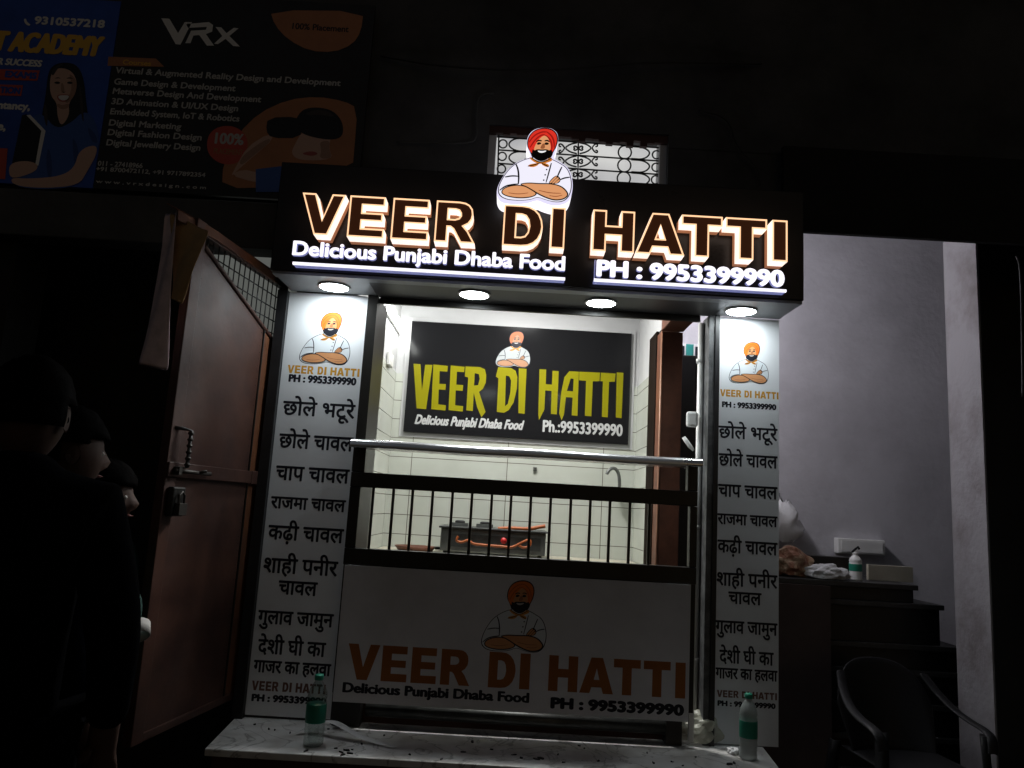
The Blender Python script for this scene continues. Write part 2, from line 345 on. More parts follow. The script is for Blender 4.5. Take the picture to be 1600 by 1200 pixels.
GLYPH = {
 'V': (1.05, [[(0, 1), (.36, 0), (.69, 0), (1.05, 1), (.73, 1), (.53, .36), (.33, 1)]]),
 'E': (.83, [[(0, 0), (.83, 0), (.83, .22), (.31, .22), (.31, .40), (.78, .40), (.78, .60), (.31, .60), (.31, .78), (.81, .78), (.81, 1), (0, 1)]]),
 'R': (.96, [[(0, 0), (.30, 0), (.30, .37), (.36, .37), (.43, .32), (.62, 0), (.96, 0), (.78, .30), (.68, .405), (.79, .47), (.865, .58), (.885, .70), (.865, .83), (.79, .93), (.69, .98), (.55, 1), (0, 1)],
             [(.30, .57), (.30, .80), (.46, .80), (.54, .78), (.58, .72), (.585, .66), (.545, .60), (.46, .57)]]),
 'D': (.90, [[(0, 0), (.42, 0), (.58, .02), (.71, .085), (.81, .19), (.875, .34), (.90, .5), (.875, .66), (.81, .81), (.71, .915), (.58, .98), (.42, 1), (0, 1)],
             [(.30, .23), (.30, .77), (.41, .77), (.50, .74), (.56, .65), (.585, .5), (.56, .35), (.50, .26), (.41, .23)]]),
 'I': (.33, [[(0, 0), (.33, 0), (.33, 1), (0, 1)]]),
 'H': (.95, [[(0, 0), (.31, 0), (.31, .39), (.64, .39), (.64, 0), (.95, 0), (.95, 1), (.64, 1), (.64, .63), (.31, .63), (.31, 1), (0, 1)]]),
 'A': (1.10, [[(0, 0), (.33, 0), (.39, .17), (.71, .17), (.77, 0), (1.10, 0), (.74, 1), (.36, 1)], [(.46, .38), (.55, .70), (.64, .38)]]),
 'T': (.90, [[(.295, 0), (.605, 0), (.605, .76), (.9, .76), (.9, 1), (0, 1), (0, .76), (.295, .76)]])}
def glyph_loops(ch, x0, x1, z0, z1):
    wd, ls = GLYPH[ch]; out = []
    for i, l in enumerate(ls):
        l = [(x0 + a / wd * (x1 - x0), z0 + b * (z1 - z0)) for a, b in l]
        if (area2(l) > 0) != (i == 0): l = l[::-1]
        out.append(l)
    return out
NAME_ADV = [('V', 0, 1.04), ('E', 1.13, 1.96), ('E', 2.10, 2.92), ('R', 3.06, 4.02), ('D', 4.62, 5.50), ('I', 5.64, 5.97), ('H', 6.58, 7.53), ('A', 7.60, 8.70), ('T', 8.70, 9.58), ('T', 9.68, 10.56), ('I', 10.72, 11.05)]
def name_print(mb, x0, x1, z0, z1, Y, m):                # the shop name in heavy flat capitals
    for ch, a, b in NAME_ADV:
        mb.plate(glyph_loops(ch, x0 + a / 11.05 * (x1 - x0), x0 + b / 11.05 * (x1 - x0), z0, z1), Y, Y, m)
    return mb

# ------------------------------------------------------------------ the chef emblem (drawn once, in its own units, used on five boards)
def emblem(mb, cx, zb, height, Y, pal, lit=False, step=0.00003):
    cr, sr = math.cos(R(3.3)), math.sin(R(3.3)); k = height / 545.0
    def T(pts): return [(cx + ((x - 452) * cr - (-(y - 662)) * -sr) * k, zb + ((x - 452) * sr + -(y - 662) * cr) * k) for x, y in pts]
    y = [Y]
    def lay(pts, c, it=2, holes=()):
        y[0] -= step; mb.plate([T(smooth_loop(pts, it))], y[0], y[0], pal[c])
    def line(pts, wdt, c='line'):
        wdt *= 1.35 if lit else 1.0
        y[0] -= step; p = smooth_line(pts, 2); L = []; Rr = []
        for i, (a, b) in enumerate(p):
            q = p[min(i + 1, len(p) - 1)]; o = p[max(i - 1, 0)]; d = Vector((q[0] - o[0], q[1] - o[1])).normalized(); n_ = Vector((-d.y, d.x)) * wdt / 2
            tp = 0.4 + 0.6 * math.sin(math.pi * (0.12 + 0.76 * i / (len(p) - 1)))
            L.append((a + n_.x * tp, b + n_.y * tp)); Rr.append((a - n_.x * tp, b - n_.y * tp))
        mb.plate([T(L + Rr[::-1])], y[0], y[0], pal[c])
    torso = [(388, 352), (325, 378), (268, 420), (232, 475), (206, 535), (196, 590), (212, 632), (262, 660), (350, 668), (430, 662), (478, 640), (535, 662), (605, 680), (664, 672), (698, 632), (708, 560), (690, 480), (655, 420), (605, 390), (552, 362), (470, 340)]
    big = [(452 + (a - 452) * 1.025, 520 + (b - 520) * 1.03) for a, b in torso]
    head = [(392, 300), (366, 262), (362, 210), (380, 162), (415, 132), (465, 120), (520, 128), (558, 158), (574, 205), (568, 262), (548, 305), (545, 330), (522, 362), (480, 380), (440, 370), (410, 345)]
    lay([(470 + (a - 470) * 1.05, 250 + (b - 250) * 1.04) for a, b in head], 'line'); lay(big, 'line'); lay(torso, 'white')
    lay([(396, 312), (370, 270), (364, 215), (380, 165), (415, 136), (465, 124), (520, 132), (556, 160), (571, 206), (565, 262), (545, 310), (500, 320), (430, 320)], 'turban')
    line([(372, 230), (400, 180), (450, 150), (490, 150)], 9, 'turban_dark'); line([(384, 270), (410, 215), (450, 175), (478, 172)], 9, 'turban_dark')
    line([(490, 150), (530, 180), (552, 230), (556, 270)], 9, 'turban_dark'); line([(480, 175), (520, 205), (538, 250), (540, 285)], 9, 'turban_dark')
    lay([(412, 292), (418, 255), (436, 215), (460, 186), (482, 178), (508, 202), (526, 245), (532, 290), (505, 318), (440, 318)], 'skin')
    lay([(470, 240), (484, 240), (492, 272), (480, 282), (462, 280), (456, 270)], 'skin_dark')
    lay([(428, 240), (440, 229), (458, 234), (462, 242), (446, 250), (432, 250)], 'line'); lay([(482, 240), (494, 230), (512, 236), (516, 246), (500, 252), (486, 250)], 'line')
    line([(424, 226), (442, 216), (462, 222)], 8); line([(482, 222), (500, 216), (518, 228)], 8)
    lay([(402, 282), (418, 296), (436, 284), (468, 288), (502, 284), (524, 296), (542, 284), (545, 318), (530, 350), (500, 372), (472, 378), (444, 370), (414, 348), (402, 318)], 'line')
    lay([(438, 294), (470, 300), (506, 294), (494, 308), (470, 314), (448, 308)], 'smile', 1)
    lay([(384, 352), (402, 346), (436, 368), (474, 384), (512, 366), (540, 346), (556, 372), (524, 386), (478, 400), (430, 388)], 'scarf')
    lay([(466, 388), (430, 394), (392, 402), (382, 416), (420, 424), (452, 412)], 'scarf'); lay([(478, 388), (510, 392), (538, 408), (528, 424), (502, 416), (480, 402)], 'scarf')
    line([(402, 350), (440, 376), (474, 386), (512, 374), (548, 352)], 6); line([(466, 392), (420, 408), (384, 416)], 6); line([(480, 394), (510, 408), (532, 422)], 6)
    line([(298, 400), (318, 440), (330, 500), (332, 552)], 9); line([(626, 420), (612, 460), (600, 500)], 8); line([(548, 392), (540, 450), (526, 540)], 7)
    for b in ((520, 442), (514, 482), (508, 522)): lay(ell(b[0], b[1], 6, n=8), 'line', 0)
    line([(232, 500), (280, 490), (328, 494)], 8); line([(206, 600), (240, 568), (290, 556), (332, 552)], 8); line([(690, 500), (650, 506), (622, 520)], 8)
    lay([(216, 606), (236, 578), (290, 560), (350, 558), (410, 574), (456, 604), (476, 632), (430, 656), (350, 662), (270, 650), (226, 630)], 'line')
    lay([(224, 606), (242, 584), (292, 567), (350, 565), (408, 582), (450, 609), (466, 630), (428, 648), (350, 654), (272, 643), (232, 626)], 'skin')
    lay([(334, 552), (398, 540), (480, 546), (560, 545), (640, 564), (690, 612), (694, 644), (660, 672), (600, 678), (540, 660), (480, 632), (430, 600), (380, 572)], 'line')
    lay([(346, 555), (400, 548), (480, 554), (560, 553), (634, 571), (680, 615), (685, 640), (656, 663), (600, 669), (544, 652), (486, 625), (436, 594), (386, 566)], 'skin')
    line([(480, 600), (560, 620), (640, 622)], 5, 'skin_dark'); line([(270, 620), (340, 630), (410, 620)], 5, 'skin_dark'); line([(560, 640), (610, 648), (650, 636)], 5, 'skin_dark')
    lay([(540, 548), (566, 508), (592, 488), (610, 494), (626, 512), (626, 536), (606, 552), (570, 552)], 'line')
    for q in ([(548, 544), (572, 512), (592, 494), (600, 500), (580, 524), (562, 548)], [(566, 549), (586, 522), (606, 502), (614, 510), (596, 532), (580, 550)], [(584, 550), (602, 530), (618, 516), (622, 526), (612, 540), (600, 550)]): lay(q, 'skin', 1)
    return torso
PRINT = dict(line=M['ink'], white=mat('print_white', (0.66, 0.70, 0.74), 0.5, spec=0.25), turban=mat('print_orange', (0.72, 0.17, 0.02), 0.5, spec=0.25), turban_dark=mat('print_rust', (0.50, 0.09, 0.01), 0.5), skin=mat('print_skin', (0.58, 0.27, 0.12), 0.5, spec=0.25), skin_dark=mat('print_tan', (0.34, 0.13, 0.05), 0.5), smile=M['ink_white'], scarf=mat('print_scarf', (0.62, 0.26, 0.02), 0.5))
BOARD = dict(PRINT, white=mat('print_white_dimmed', (0.34, 0.36, 0.37), 0.5, spec=0.15), skin=mat('print_skin_dimmed', (0.32, 0.16, 0.08), 0.5), turban=mat('print_orange_dimmed', (0.42, 0.09, 0.012), 0.5))  # print colours copied dimmer to offset the strong light on the board
LIT = dict(line=mat('lit_outline', (0.012, 0.006, 0.014), 0.4), white=glow('lit_coat', (0.90, 0.88, 1.0), 0.98, (.2, .2, .2)), turban=glow('lit_turban', (0.80, 0.035, 0.020), 0.85, (0.4, 0.02, 0.02)), turban_dark=glow('lit_turban_fold', (0.45, 0.012, 0.008), 0.7, (0.2, 0.01, 0.01)), skin=glow('lit_skin', (0.95, 0.42, 0.18), 0.75), skin_dark=glow('lit_skin_shade', (0.50, 0.16, 0.06), 0.6, (0.2, 0.1, 0.05)), smile=glow('lit_smile', (1, 1, 1), 0.9), scarf=glow('lit_scarf', (0.80, 0.25, 0.03), 0.7, (0.3, 0.1, 0.02)))

# ================================================================== SETTING
g = MB(); g.box(-30, 30, -30, 30, GZ - 0.3, GZ, 'asphalt'); tag(g.build('ground'), None, None, kind='structure')

bld = thing('shop_building', 'dark shop building behind the lit food stall with barred window above', 'building', (0, 3.9, GZ))
WX0, WX1, WZ0, WZ1 = -0.19, 0.725, 2.98, 3.475                   # the barred window's hole
b = MB()
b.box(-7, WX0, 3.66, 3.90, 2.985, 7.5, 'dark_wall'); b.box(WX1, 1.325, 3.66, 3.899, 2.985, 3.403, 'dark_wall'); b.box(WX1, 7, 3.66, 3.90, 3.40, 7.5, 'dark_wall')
b.box(WX0, WX1, 3.66, 3.90, WZ1, 7.5, 'dark_wall')
b.build('upper_wall', bld)
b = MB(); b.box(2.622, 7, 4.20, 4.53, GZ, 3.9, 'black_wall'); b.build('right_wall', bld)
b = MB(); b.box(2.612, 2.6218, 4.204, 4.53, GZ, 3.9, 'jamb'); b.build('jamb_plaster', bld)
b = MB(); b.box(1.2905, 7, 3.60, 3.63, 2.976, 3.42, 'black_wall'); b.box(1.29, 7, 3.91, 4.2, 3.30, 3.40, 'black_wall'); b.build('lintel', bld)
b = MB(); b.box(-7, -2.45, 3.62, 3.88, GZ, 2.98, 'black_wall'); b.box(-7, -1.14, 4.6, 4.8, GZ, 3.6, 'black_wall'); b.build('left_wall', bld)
b = MB(); b.box(-7, -1.13, 3.52, 3.66, 2.70, 2.93, 'dark_wall'); b.build('shutter_housing', bld, bevel=0.006)
b = MB(); b.box(-1.14, -0.775, 3.86, 4.6, GZ, 2.98, 'black_wall'); b.build('left_partition', bld)
b = MB(); b.box(-1.62, -1.146, 3.93, 3.94, 2.05, 2.97, 'backlight_glow'); b.build('backlight_pane', bld)  # added glowing pane, supplies the pale brightness behind the door mesh
# stall room
IZ1, BY, IXL, IXR = 2.92, 5.0, -0.77, 0.83
b = MB(); b.box(-0.87, 0.93, BY, BY + 0.15, 2.385, 3.0, 'white_plaster'); b.box(-0.87, IXL, 3.62, BY, 2.385, 2.98, 'white_plaster')
b.box(IXR, 0.93, 3.70, BY, 2.60, 2.98, 'white_plaster'); b.box(IXR, 0.93, 4.30, BY, 2.385, 2.60, 'white_plaster'); b.build('plaster_wall', bld)
b = MB(); b.box(-0.87, 0.93, BY - 0.006, BY + 0.15, GZ, 2.384, 'tile_x'); b.build('tiled_back_wall', bld)
b = MB(); b.box(-0.87, IXL + 0.006, 3.86, BY - 0.007, GZ, 2.384, 'tile_y'); b.build('tiled_side_wall', bld)
b = MB(); b.box(IXR - 0.006, 0.93, 4.52, BY - 0.007, GZ, 2.384, 'tile_y'); b.build('tiled_side_wall', bld)
b = MB(); b.box(-0.87, 0.93, 3.62, BY + .15, 3.001, 3.1, 'white_plaster'); b.build('ceiling', bld)
b = MB(); b.box(-0.87, 0.93, 3.66, BY + .15, GZ, 0.55, 'maroon'); b.build('raised_floor', bld)
df = MB(); df.box(0.818, 0.94, 4.19, 4.30, 0.56, 2.575, 'wood'); df.box(0.812, 0.83, 4.3005, 4.515, 0.56, 2.60, 'wood_dimmed')
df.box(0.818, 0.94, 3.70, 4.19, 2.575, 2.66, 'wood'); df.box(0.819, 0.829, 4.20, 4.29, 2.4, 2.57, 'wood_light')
dfo = df.build('door_frame', bld, bevel=0.004)
dc = MB(); dc.tube([(0.822, 4.186, .6), (0.822, 4.186, 2.57)], 0.006, 'wood_light', 6); dc.build('bead', dfo)
# stair room to the right
RY = 5.45
b = MB(); b.box(0.93, 4.4, RY, RY + 0.15, GZ, 3.95, 'lilac_plaster'); b.build('stair_room_wall', bld)
b = MB(); b.box(0.93, 0.945, 4.31, RY, GZ, 3.95, 'lilac_plaster'); b.build('stair_room_side', bld); b = MB(); b.box(4.25, 4.4, 4.53, RY, GZ, 3.95, 'lilac_plaster'); b.build('stair_room_side', bld)
b = MB(); b.box(0.93, 4.4, 3.9, RY + .15, 3.951, 4.05, 'white_plaster'); b.build('stair_room_ceiling', bld)
# upper window with its bars
p = MB(); p.box(WX0, WX1, 3.80, 3.81, 2.98, WZ1, 'lit_pane'); wfo = p.build('window', bld)
for a, c in ((WX0, WX0 + .035), (WX1 - .035, WX1)): wf = MB(); wf.box(a, c, 3.70, 3.799, 2.98, WZ1, 'white_plaster'); wf.build('frame', wfo)
b = MB(); n = 26
for i in range(n):
    x0 = WX0 + (WX1 - WX0) * i / n; x1 = WX0 + (WX1 - WX0) * (i + 1) / n; h = 0.022 + 0.028 * random.random() * (0.4 + i / n)
    b.box(x0, x1, 3.675, 3.70, WZ1 - h - .012, WZ1, 'maroon')
b.build('top_shade_strip', wfo)  # ragged brown strip shaped for the ledge's shade across the window top
gr = MB(); GY = 3.74
def gp(x, y): return at(740 + x / 4.706, 170 + y / 4.706, GY)
def gline(pts, r=0.0042, it=0):
    q = [tuple(gp(*a)) for a in pts]; gr.tube(smooth_line(q, it) if it else q, r, 'mesh_wire', 6)
def gcirc(x, y, r): gr.tube([gp(x + r * math.cos(a), y + r * math.sin(a)) for a in [2 * math.pi * i / 20 for i in range(20)]], 0.0042, 'mesh_wire', 6, closed=True)
for off in (0, 97, 196): gline([(180, 205 + off), (1385, 288 + off)])
gline([(186, 170), (172, 700)]); gline([(1385, 250), (1370, 700)])
for yy in (258, 350, 442): gcirc(216 - (yy - 258) * .06, yy, 30); gcirc(1345 - (yy - 258) * .04, yy + 80, 30)
for yy in (320, 416, 512): gcirc(1112 - (yy - 320) * .04, yy, 48); gcirc(452, yy - 46, 48)
for off in (0, 97, 194):
    gline([(1160, 277 + off), (1255, 284 + off), (1305, 325 + off), (1255, 372 + off), (1160, 366 + off)], it=2)
    gline([(400, 222 + off), (300, 216 + off), (248, 262 + off), (300, 308 + off), (400, 314 + off)], it=2)
    cx, cy = 770 - off * .02, 290 + off
    for s in (-1, 1):
        gline([(cx + s * 10, cy - 40), (cx + s * 60, cy - 30), (cx + s * 100, cy - 2), (cx + s * 60, cy + 28), (cx + s * 10, cy + 40)], it=1)
        gline([(cx + s * 100, cy - 2), (cx + s * 120, cy - 30), (cx + s * 140, cy - 32), (cx + s * 142, cy - 14), (cx + s * 126, cy - 12)], it=2)
        gline([(cx + s * 100, cy - 2), (cx + s * 120, cy + 28), (cx + s * 140, cy + 34), (cx + s * 142, cy + 18), (cx + s * 126, cy + 14)], it=2)
        gline([(cx, cy), (cx + s * 22, cy - 18), (cx + s * 36, cy - 8), (cx + s * 24, cy + 2)], it=2); gline([(cx, cy), (cx + s * 22, cy + 18), (cx + s * 36, cy + 8), (cx + s * 24, cy - 2)], it=2)
    gline([(cx, cy - 45), (cx, cy + 45)])
gr.build('grille', wfo)

# marble plinth in front of the stall
PZ = 0.57
pl = thing('marble_plinth', 'low plinth topped with dusty white veined marble under the stall', 'plinth', (0, 3.4, GZ))
b = MB(); b.add([(-1.10, 3.155, PZ - .028), (1.16, 3.155, PZ - .028), (1.21, 3.66, PZ - .028), (-1.14, 3.66, PZ - .028), (-1.10, 3.155, PZ), (1.16, 3.155, PZ), (1.21, 3.66, PZ), (-1.14, 3.66, PZ)],
                [(0, 3, 2, 1), (4, 5, 6, 7), (0, 1, 5, 4), (1, 2, 6, 5), (2, 3, 7, 6), (3, 0, 4, 7)], 'marble'); b.build('slab', pl, bevel=0.004)
b = MB(); b.box(-1.08, 1.13, 3.185, 3.655, GZ, PZ - .0285, 'maroon'); b.build('base', pl)

# ================================================================== SIGNBOARD
SX0, SX1, SY, SZ0, SZ1 = -1.105, 1.275, 3.30, 2.522, 3.045
sg = thing('signboard', 'black lit signboard with orange outlined letters reading VEER DI HATTI', 'signboard', (0, SY, SZ0))
b = MB(); b.box(SX0, SX1, SY, SY + 0.34, SZ0 + .012, SZ1, 'acp'); sb = b.build('box', sg, bevel=0.004)
b = MB(); b.box(SX0 + .02, -0.675, SY + .07, 3.596, SZ0, SZ0 + .0115, 'soffit'); b.box(0.955, SX1 - .005, SY + .07, 3.596, SZ0, SZ0 + .0115, 'soffit')
b.box(-0.675, 0.955, SY + .07, 3.62, SZ0 + .001, SZ0 + .0115, 'soffit_dark'); b.box(SX0 + .01, SX1 - .005, SY + .008, SY + .066, SZ0 - .002, SZ0 + .0115, 'soffit')
b.build('soffit', sg)
FY = SY - 0.105
def bx(x0, yt, x1, yb): # letter box on the photo -> world on the letters' face plane
    xm = (x0 + x1) / 2; return at(x0, (yt + yb) / 2, FY).x, at(x1, (yt + yb) / 2, FY).x
LET = [('V', 469, 537, 340), ('E', 544, 601, 344), ('E', 612, 670, 347), ('R', 680, 743.5, 350), ('D', 786, 848, 357), ('I', 860.6, 882.6, 360), ('H', 926, 991.5, 361), ('A', 994, 1070, 366), ('T', 1065, 1129, 368), ('T', 1134, 1198.5, 372), ('I', 1207, 1230.5, 376)]
LZ0, LZ1 = None, None
zt = [at(469, 303, FY).z, at(600, 309, FY).z, at(875, 325, FY).z, at(930, 327, FY).z, at(1225, 341, FY).z]; zb_ = [at(500, 369, FY).z, at(600, 373, FY).z, at(880, 388, FY).z, at(990, 393, FY).z, at(1220, 408, FY).z]
LZ1 = sum(zt) / 5; LZ0 = sum(zb_) / 5
for ch, x0, x1, yc in LET:
    X0, X1 = at(x0, yc, FY).x, at(x1, yc, FY).x; ls = glyph_loops(ch, X0, X1, LZ0, LZ1); e = 0.0062
    o = MB()
    for l in ls:
        o.sides(l, FY, FY + 0.068, 'side_glow'); o.sides(l, FY + 0.068, SY - .001, 'side_warm')
    lo = o.build('letter', sg)
    inn = [inset(l, e) for l in ls]
    f = MB(); f.plate(inn, FY + 0.003, FY + 0.003, 'letter_face'); f.build('face', lo)
    r = MB()
    for a, c in zip(ls, inn):
        nn = len(a); r.add([(x, FY, z) for x, z in a] + [(x, FY, z) for x, z in c], [(i, (i + 1) % nn, nn + (i + 1) % nn, nn + i) for i in range(nn)], 'edge_glow')
        r.sides(c, FY, FY + 0.003, 'edge_glow')
    r.build('lit_edge', lo)
o = MB(); px_text(o, 'Delicious Punjabi Dhaba Food', 457, 883, 403, 30, SY - .02, 'white_glow', bold=(.0036, .0026), depth=0.018, side='blue_glow'); o.build('tagline', sg)
o = MB(); px_text(o, 'PH : 9953399990', 932, 1226, 427, 27, SY - .02, 'white_glow', bold=(.006, .0042), depth=0.018, side='blue_glow'); o.build('phone_number', sg)
def bar(x0, x1, y0, y1):
    Y = SY - .055; X0 = at(x0, y0, Y).x; X1 = at(x1, y1, Y).x; z = at((x0 + x1) / 2, (y0 + y1) / 2, Y).z
    o = MB(); o.box(X0, X1, Y, Y + .012, z - .0055, z + .0055, 'white_glow'); o.box(X0 + .001, X1 - .001, Y + .0122, SY, z - .005, z + .005, 'blue_glow'); return o
bar(457, 883, 411, 435).build('underline', sg); bo = bar(928, 1229, 438, 453); 
Y = SY - .055; P0 = at(930, 406, Y); P1 = at(930, 438, Y); bo.box(P0.x - .002, P0.x + .002, Y, Y + .012, P1.z, P0.z, 'blue_glow'); bo.build('underline', sg)
# chef light box on top
CX = at(836, 270, FY).x; CB = at(836, 312, FY).z; CT = at(838, 195, FY).z
o = MB(); ch_h = (CT - CB) * 0.965
cr, sr, kk = math.cos(R(3.3)), math.sin(R(3.3)), ch_h / 545.0
outl = smooth_loop([(394, 330), (376, 300), (357, 250), (355, 195), (376, 148), (416, 122), (468, 114), (526, 122), (566, 154), (580, 205), (574, 262), (570, 315), (560, 350), (612, 380), (668, 415), (702, 480), (720, 560), (716, 640), (690, 690), (610, 712), (530, 690), (478, 664), (420, 690), (330, 700), (230, 690), (190, 640), (184, 580), (208, 505), (250, 425), (318, 370), (388, 345)], 2)
outl = [(CX + ((x - 452) * cr + (-(y - 662)) * sr) * kk, CB + ((x - 452) * sr - (y - 662) * cr) * kk) for x, y in outl]
o.plate([outl], FY + .001, SY + .0, 'white_glow', 'white_glow')
co_ = MB(); co_.plate([outl], FY + .0004, FY + .0004, glow('lit_coat_rim', (0.80, 0.76, 1.0), 1.0, (.2, .2, .2))); 
cl = o.build('chef_light_box', sg); co_.build('front_sheet', cl)
o = MB(); emblem(o, CX, CB, ch_h, FY - .0005, LIT, True, .0003); o.build('emblem', cl)
b = MB(); b.box(CX - .05, CX + .05, SY + .001, SY + .02, CB + .1, CB + .24, 'black_metal'); b.build('bracket', cl)

# downlights under the signboard
for i, (x, y) in enumerate([(522, 449), (741, 461), (939, 474), (1158, 487)]):
    c = at_z(x, y, SZ0 - .006); c.z = SZ0 - .0025
    t = thing('downlight', ['round lit downlight above the left menu pillar', 'round lit downlight over the left half of the counter', 'round lit downlight over the right half of the counter', 'round lit downlight above the right menu pillar'][i], 'downlight', c, 'downlights under the signboard')
    o = MB(); o.lathe([(0.077, 0), (0.077, -.003), (0.072, -.005), (0.066, -.005)], c, 'plastic_white', 28); o.build('trim', t)
    o = MB(); o.lathe([(0.0665, -.0046), (0.064, -.0062), (0.03, -.007)], c, 'led_disc', 28); o.build('diffuser', t)

# ================================================================== MENU PILLARS
ROWS = ["छोले भटूरे", "छोले चावल", "चाप चावल", "राजमा चावल", "कढ़ी चावल", "शाही पनीर", "चावल", "गुलाव जामुन", "देशी घी का", "गाजर का हलवा"]
PY = 3.60
lp = thing('menu_pillar', 'wide white menu pillar left of the counter with Hindi dish names', 'menu pillar', (-0.9, PY, PZ), 'menu pillars beside the counter')
b = MB(); b.box(-1.145, -1.098, PY - .03, PY + .24, PZ, SZ0 - .004, 'acp_post'); b.box(-1.097, -0.712, PY + .012, PY + .24, PZ, SZ0 - .004, 'acp_post'); b.build('post', lp)
b = MB(); b.box(-0.7115, -0.665, PY - .03, PY + .26, PZ, SZ0 - .004, 'black_metal'); b.build('edge_post', lp)
b = MB(); b.box(-1.0965, -0.7125, PY, PY + .0115, PZ + .012, SZ0 - .004, 'vinyl'); b.build('print_panel', lp)
TY = PY - .0003
o = MB(); emblem(o, at(509, 530, PY).x, at(509, 568, PY).z, at(509, 487, PY).z - at(509, 568, PY).z, TY, PRINT); o.build('chef_emblem', lp)
LROW = [(443, 556, 630, .100), (437, 553, 681, .100), (432, 547, 731, .100), (424, 541, 779, .082), (420, 538, 824, .098), (413, 529, 875, .100), (436, 497, 909, .092), (404, 522, 957, .088), (404, 510, 1002, .094), (397, 518, 1035, .078)]
for s, (x0, x1, yh, em) in zip(ROWS, LROW):
    xm = (x0 + x1) / 2; o = MB(); h = at(xm, yh, TY)
    put_text(o, s, at(x0, yh - (xm - x0) * .058, TY).x, at(x1, yh + (xm - x0) * .058, TY).x, 0, h.z, TY, 'ink', bold=(.0022, .0022), em=em); o.build('menu_line', lp)
def header(par, x0, x1, yv, hv, px0, px1, yp, hp, Y, inkv, boldp, cut=None):
    xm = (x0 + x1) / 2; o = MB(); X1 = at(x1, yv, Y).x
    name_print(o, at(x0, yv, Y).x, min(X1, cut) if cut else X1, at(xm, yv + hv / 2, Y).z, at(xm, yv - hv / 2, Y).z, Y, inkv); o.build('shop_name', par)
    o = MB(); px_text(o, 'PH : 9953399990', px0, px1, yp, hp, Y, 'ink', bold=boldp); o.build('phone_number', par)
header(lp, 449, 562, 579.5, 12.5, 451, 557, 593.5, 12.5, TY, 'ink_yellow', (.0032, .0024))
M['ink_brown'] = mat('faded_brown_ink', (0.16, 0.075, 0.055), 0.5)
header(lp, 393, 509, 1074, 15, 393, 510, 1093, 12, TY, 'ink_brown', (.0032, .0024))

rp = thing('menu_pillar', 'narrow white menu pillar right of the counter with Hindi dish names', 'menu pillar', (1.1, PY, PZ), 'menu pillars beside the counter')
b = MB(); b.box(0.956, 0.977, PY - .03, PY + .24, PZ, SZ0 - .004, 'acp_post'); b.box(0.9775, 1.271, PY + .012, PY + .24, PZ - .0, SZ0 - .004, 'acp_post'); b.build('post', rp)
b = MB(); b.box(0.928, 0.9555, PY - .022, PY + .10, PZ, SZ0 - .004, 'grey_post'); b.build('stone_edge', rp)
b = MB(); b.box(0.978, 1.270, PY, PY + .0115, PZ + .005, SZ0 - .004, 'vinyl'); b.build('print_panel', rp)
o = MB(); emblem(o, at(1169.5, 565, PY).x, at(1169.5, 598, PY).z, at(1169.5, 534, PY).z - at(1169.5, 598, PY).z, TY, PRINT); o.build('chef_emblem', rp)
RROW = [(1123, 1215, 668, .088), (1123, 1215, 711, .088), (1122, 1215, 759, .088), (1121, 1215, 805, .074), (1121, 1215, 846, .088), (1120, 1215, 897, .090), (1138, 1190, 926, .082), (1118, 1215, 972, .082), (1124, 1209, 1018, .086), (1118, 1215, 1046, .070)]
for s, (x0, x1, yh, em) in zip(ROWS, RROW):
    xm = (x0 + x1) / 2; o = MB(); h = at(xm, yh, TY)
    put_text(o, s, at(x0, yh - (xm - x0) * .058, TY).x, at(x1, yh + (xm - x0) * .058, TY).x, 0, h.z, TY, 'ink', bold=(.0018, .0018), em=em); o.build('menu_line', rp)
header(rp, 1125, 1216.5, 616, 11, 1128, 1213, 634, 9.5, TY, 'ink_yellow', (.0024, .0018), 1.2695)
header(rp, 1120, 1214, 1086, 11, 1121, 1212, 1101, 9, TY, 'ink_brown', (.0024, .0018))

# ================================================================== COUNTER
ct = thing('serving_counter', 'black barred serving counter with steel ledge and printed front panel', 'counter', (0.08, 3.5, PZ))
CY = 3.50
b = MB(); b.box(-0.703, 0.868, CY, CY + .05, 1.605, 1.672, 'black_metal'); b.box(-0.703, 0.868, CY, CY + .05, 1.262, 1.335, 'black_metal')
b.box(-0.703, -0.655, CY + .001, CY + .049, 1.336, 1.604, 'black_metal'); b.box(0.835, 0.868, CY + .001, CY + .049, 1.336, 1.604, 'black_metal')
b.box(-0.703, -0.645, CY + .001, CY + .049, 1.673, 1.795, 'black_metal'); b.box(0.822, 0.868, CY + .001, CY + .049, 1.673, 1.795, 'black_metal')
b.build('frame', ct, bevel=0.003)
X_0 = at(581.7, 790, CY + .02).x; X_1 = at(983.5, 815, CY + .02).x; d = (X_1 - X_0) / 13
for i in range(15):
    b = MB(); x = X_0 + d * i + random.uniform(-.002, .002); b.box(x - .006, x + .006, CY + .018, CY + .030, 1.3352, 1.6048, 'black_metal'); b.build('bar', ct)
b = MB(); P = []                                           # steel ledge with a rounded front lip
prof = [(3.62, 1.812), (3.41, 1.812), (3.385, 1.811), (3.372, 1.807), (3.365, 1.800), (3.360, 1.783), (3.361, 1.777), (3.367, 1.774), (3.40, 1.776), (3.40, 1.781), (3.62, 1.781)]
LX0, LX1 = at(548, 687, 3.37).x, at(1098, 719, 3.37).x
for x in [LX0 + (LX1 - LX0) * i / 24 for i in range(25)]: P.append([(x, y, z + 0.0012 * math.sin(x * 9)) for y, z in prof])
b.grid(P, 'steel'); b.add([P[0][i] for i in range(len(prof))], [tuple(range(len(prof)))], 'steel'); b.add([P[-1][i] for i in range(len(prof))], [tuple(range(len(prof)))], 'steel'); b.build('steel_ledge', ct)
b = MB(); b.box(-0.692, 0.842, 3.488, 3.4995, 0.686, 1.2605, 'vinyl_dull'); b.build('front_panel', ct)
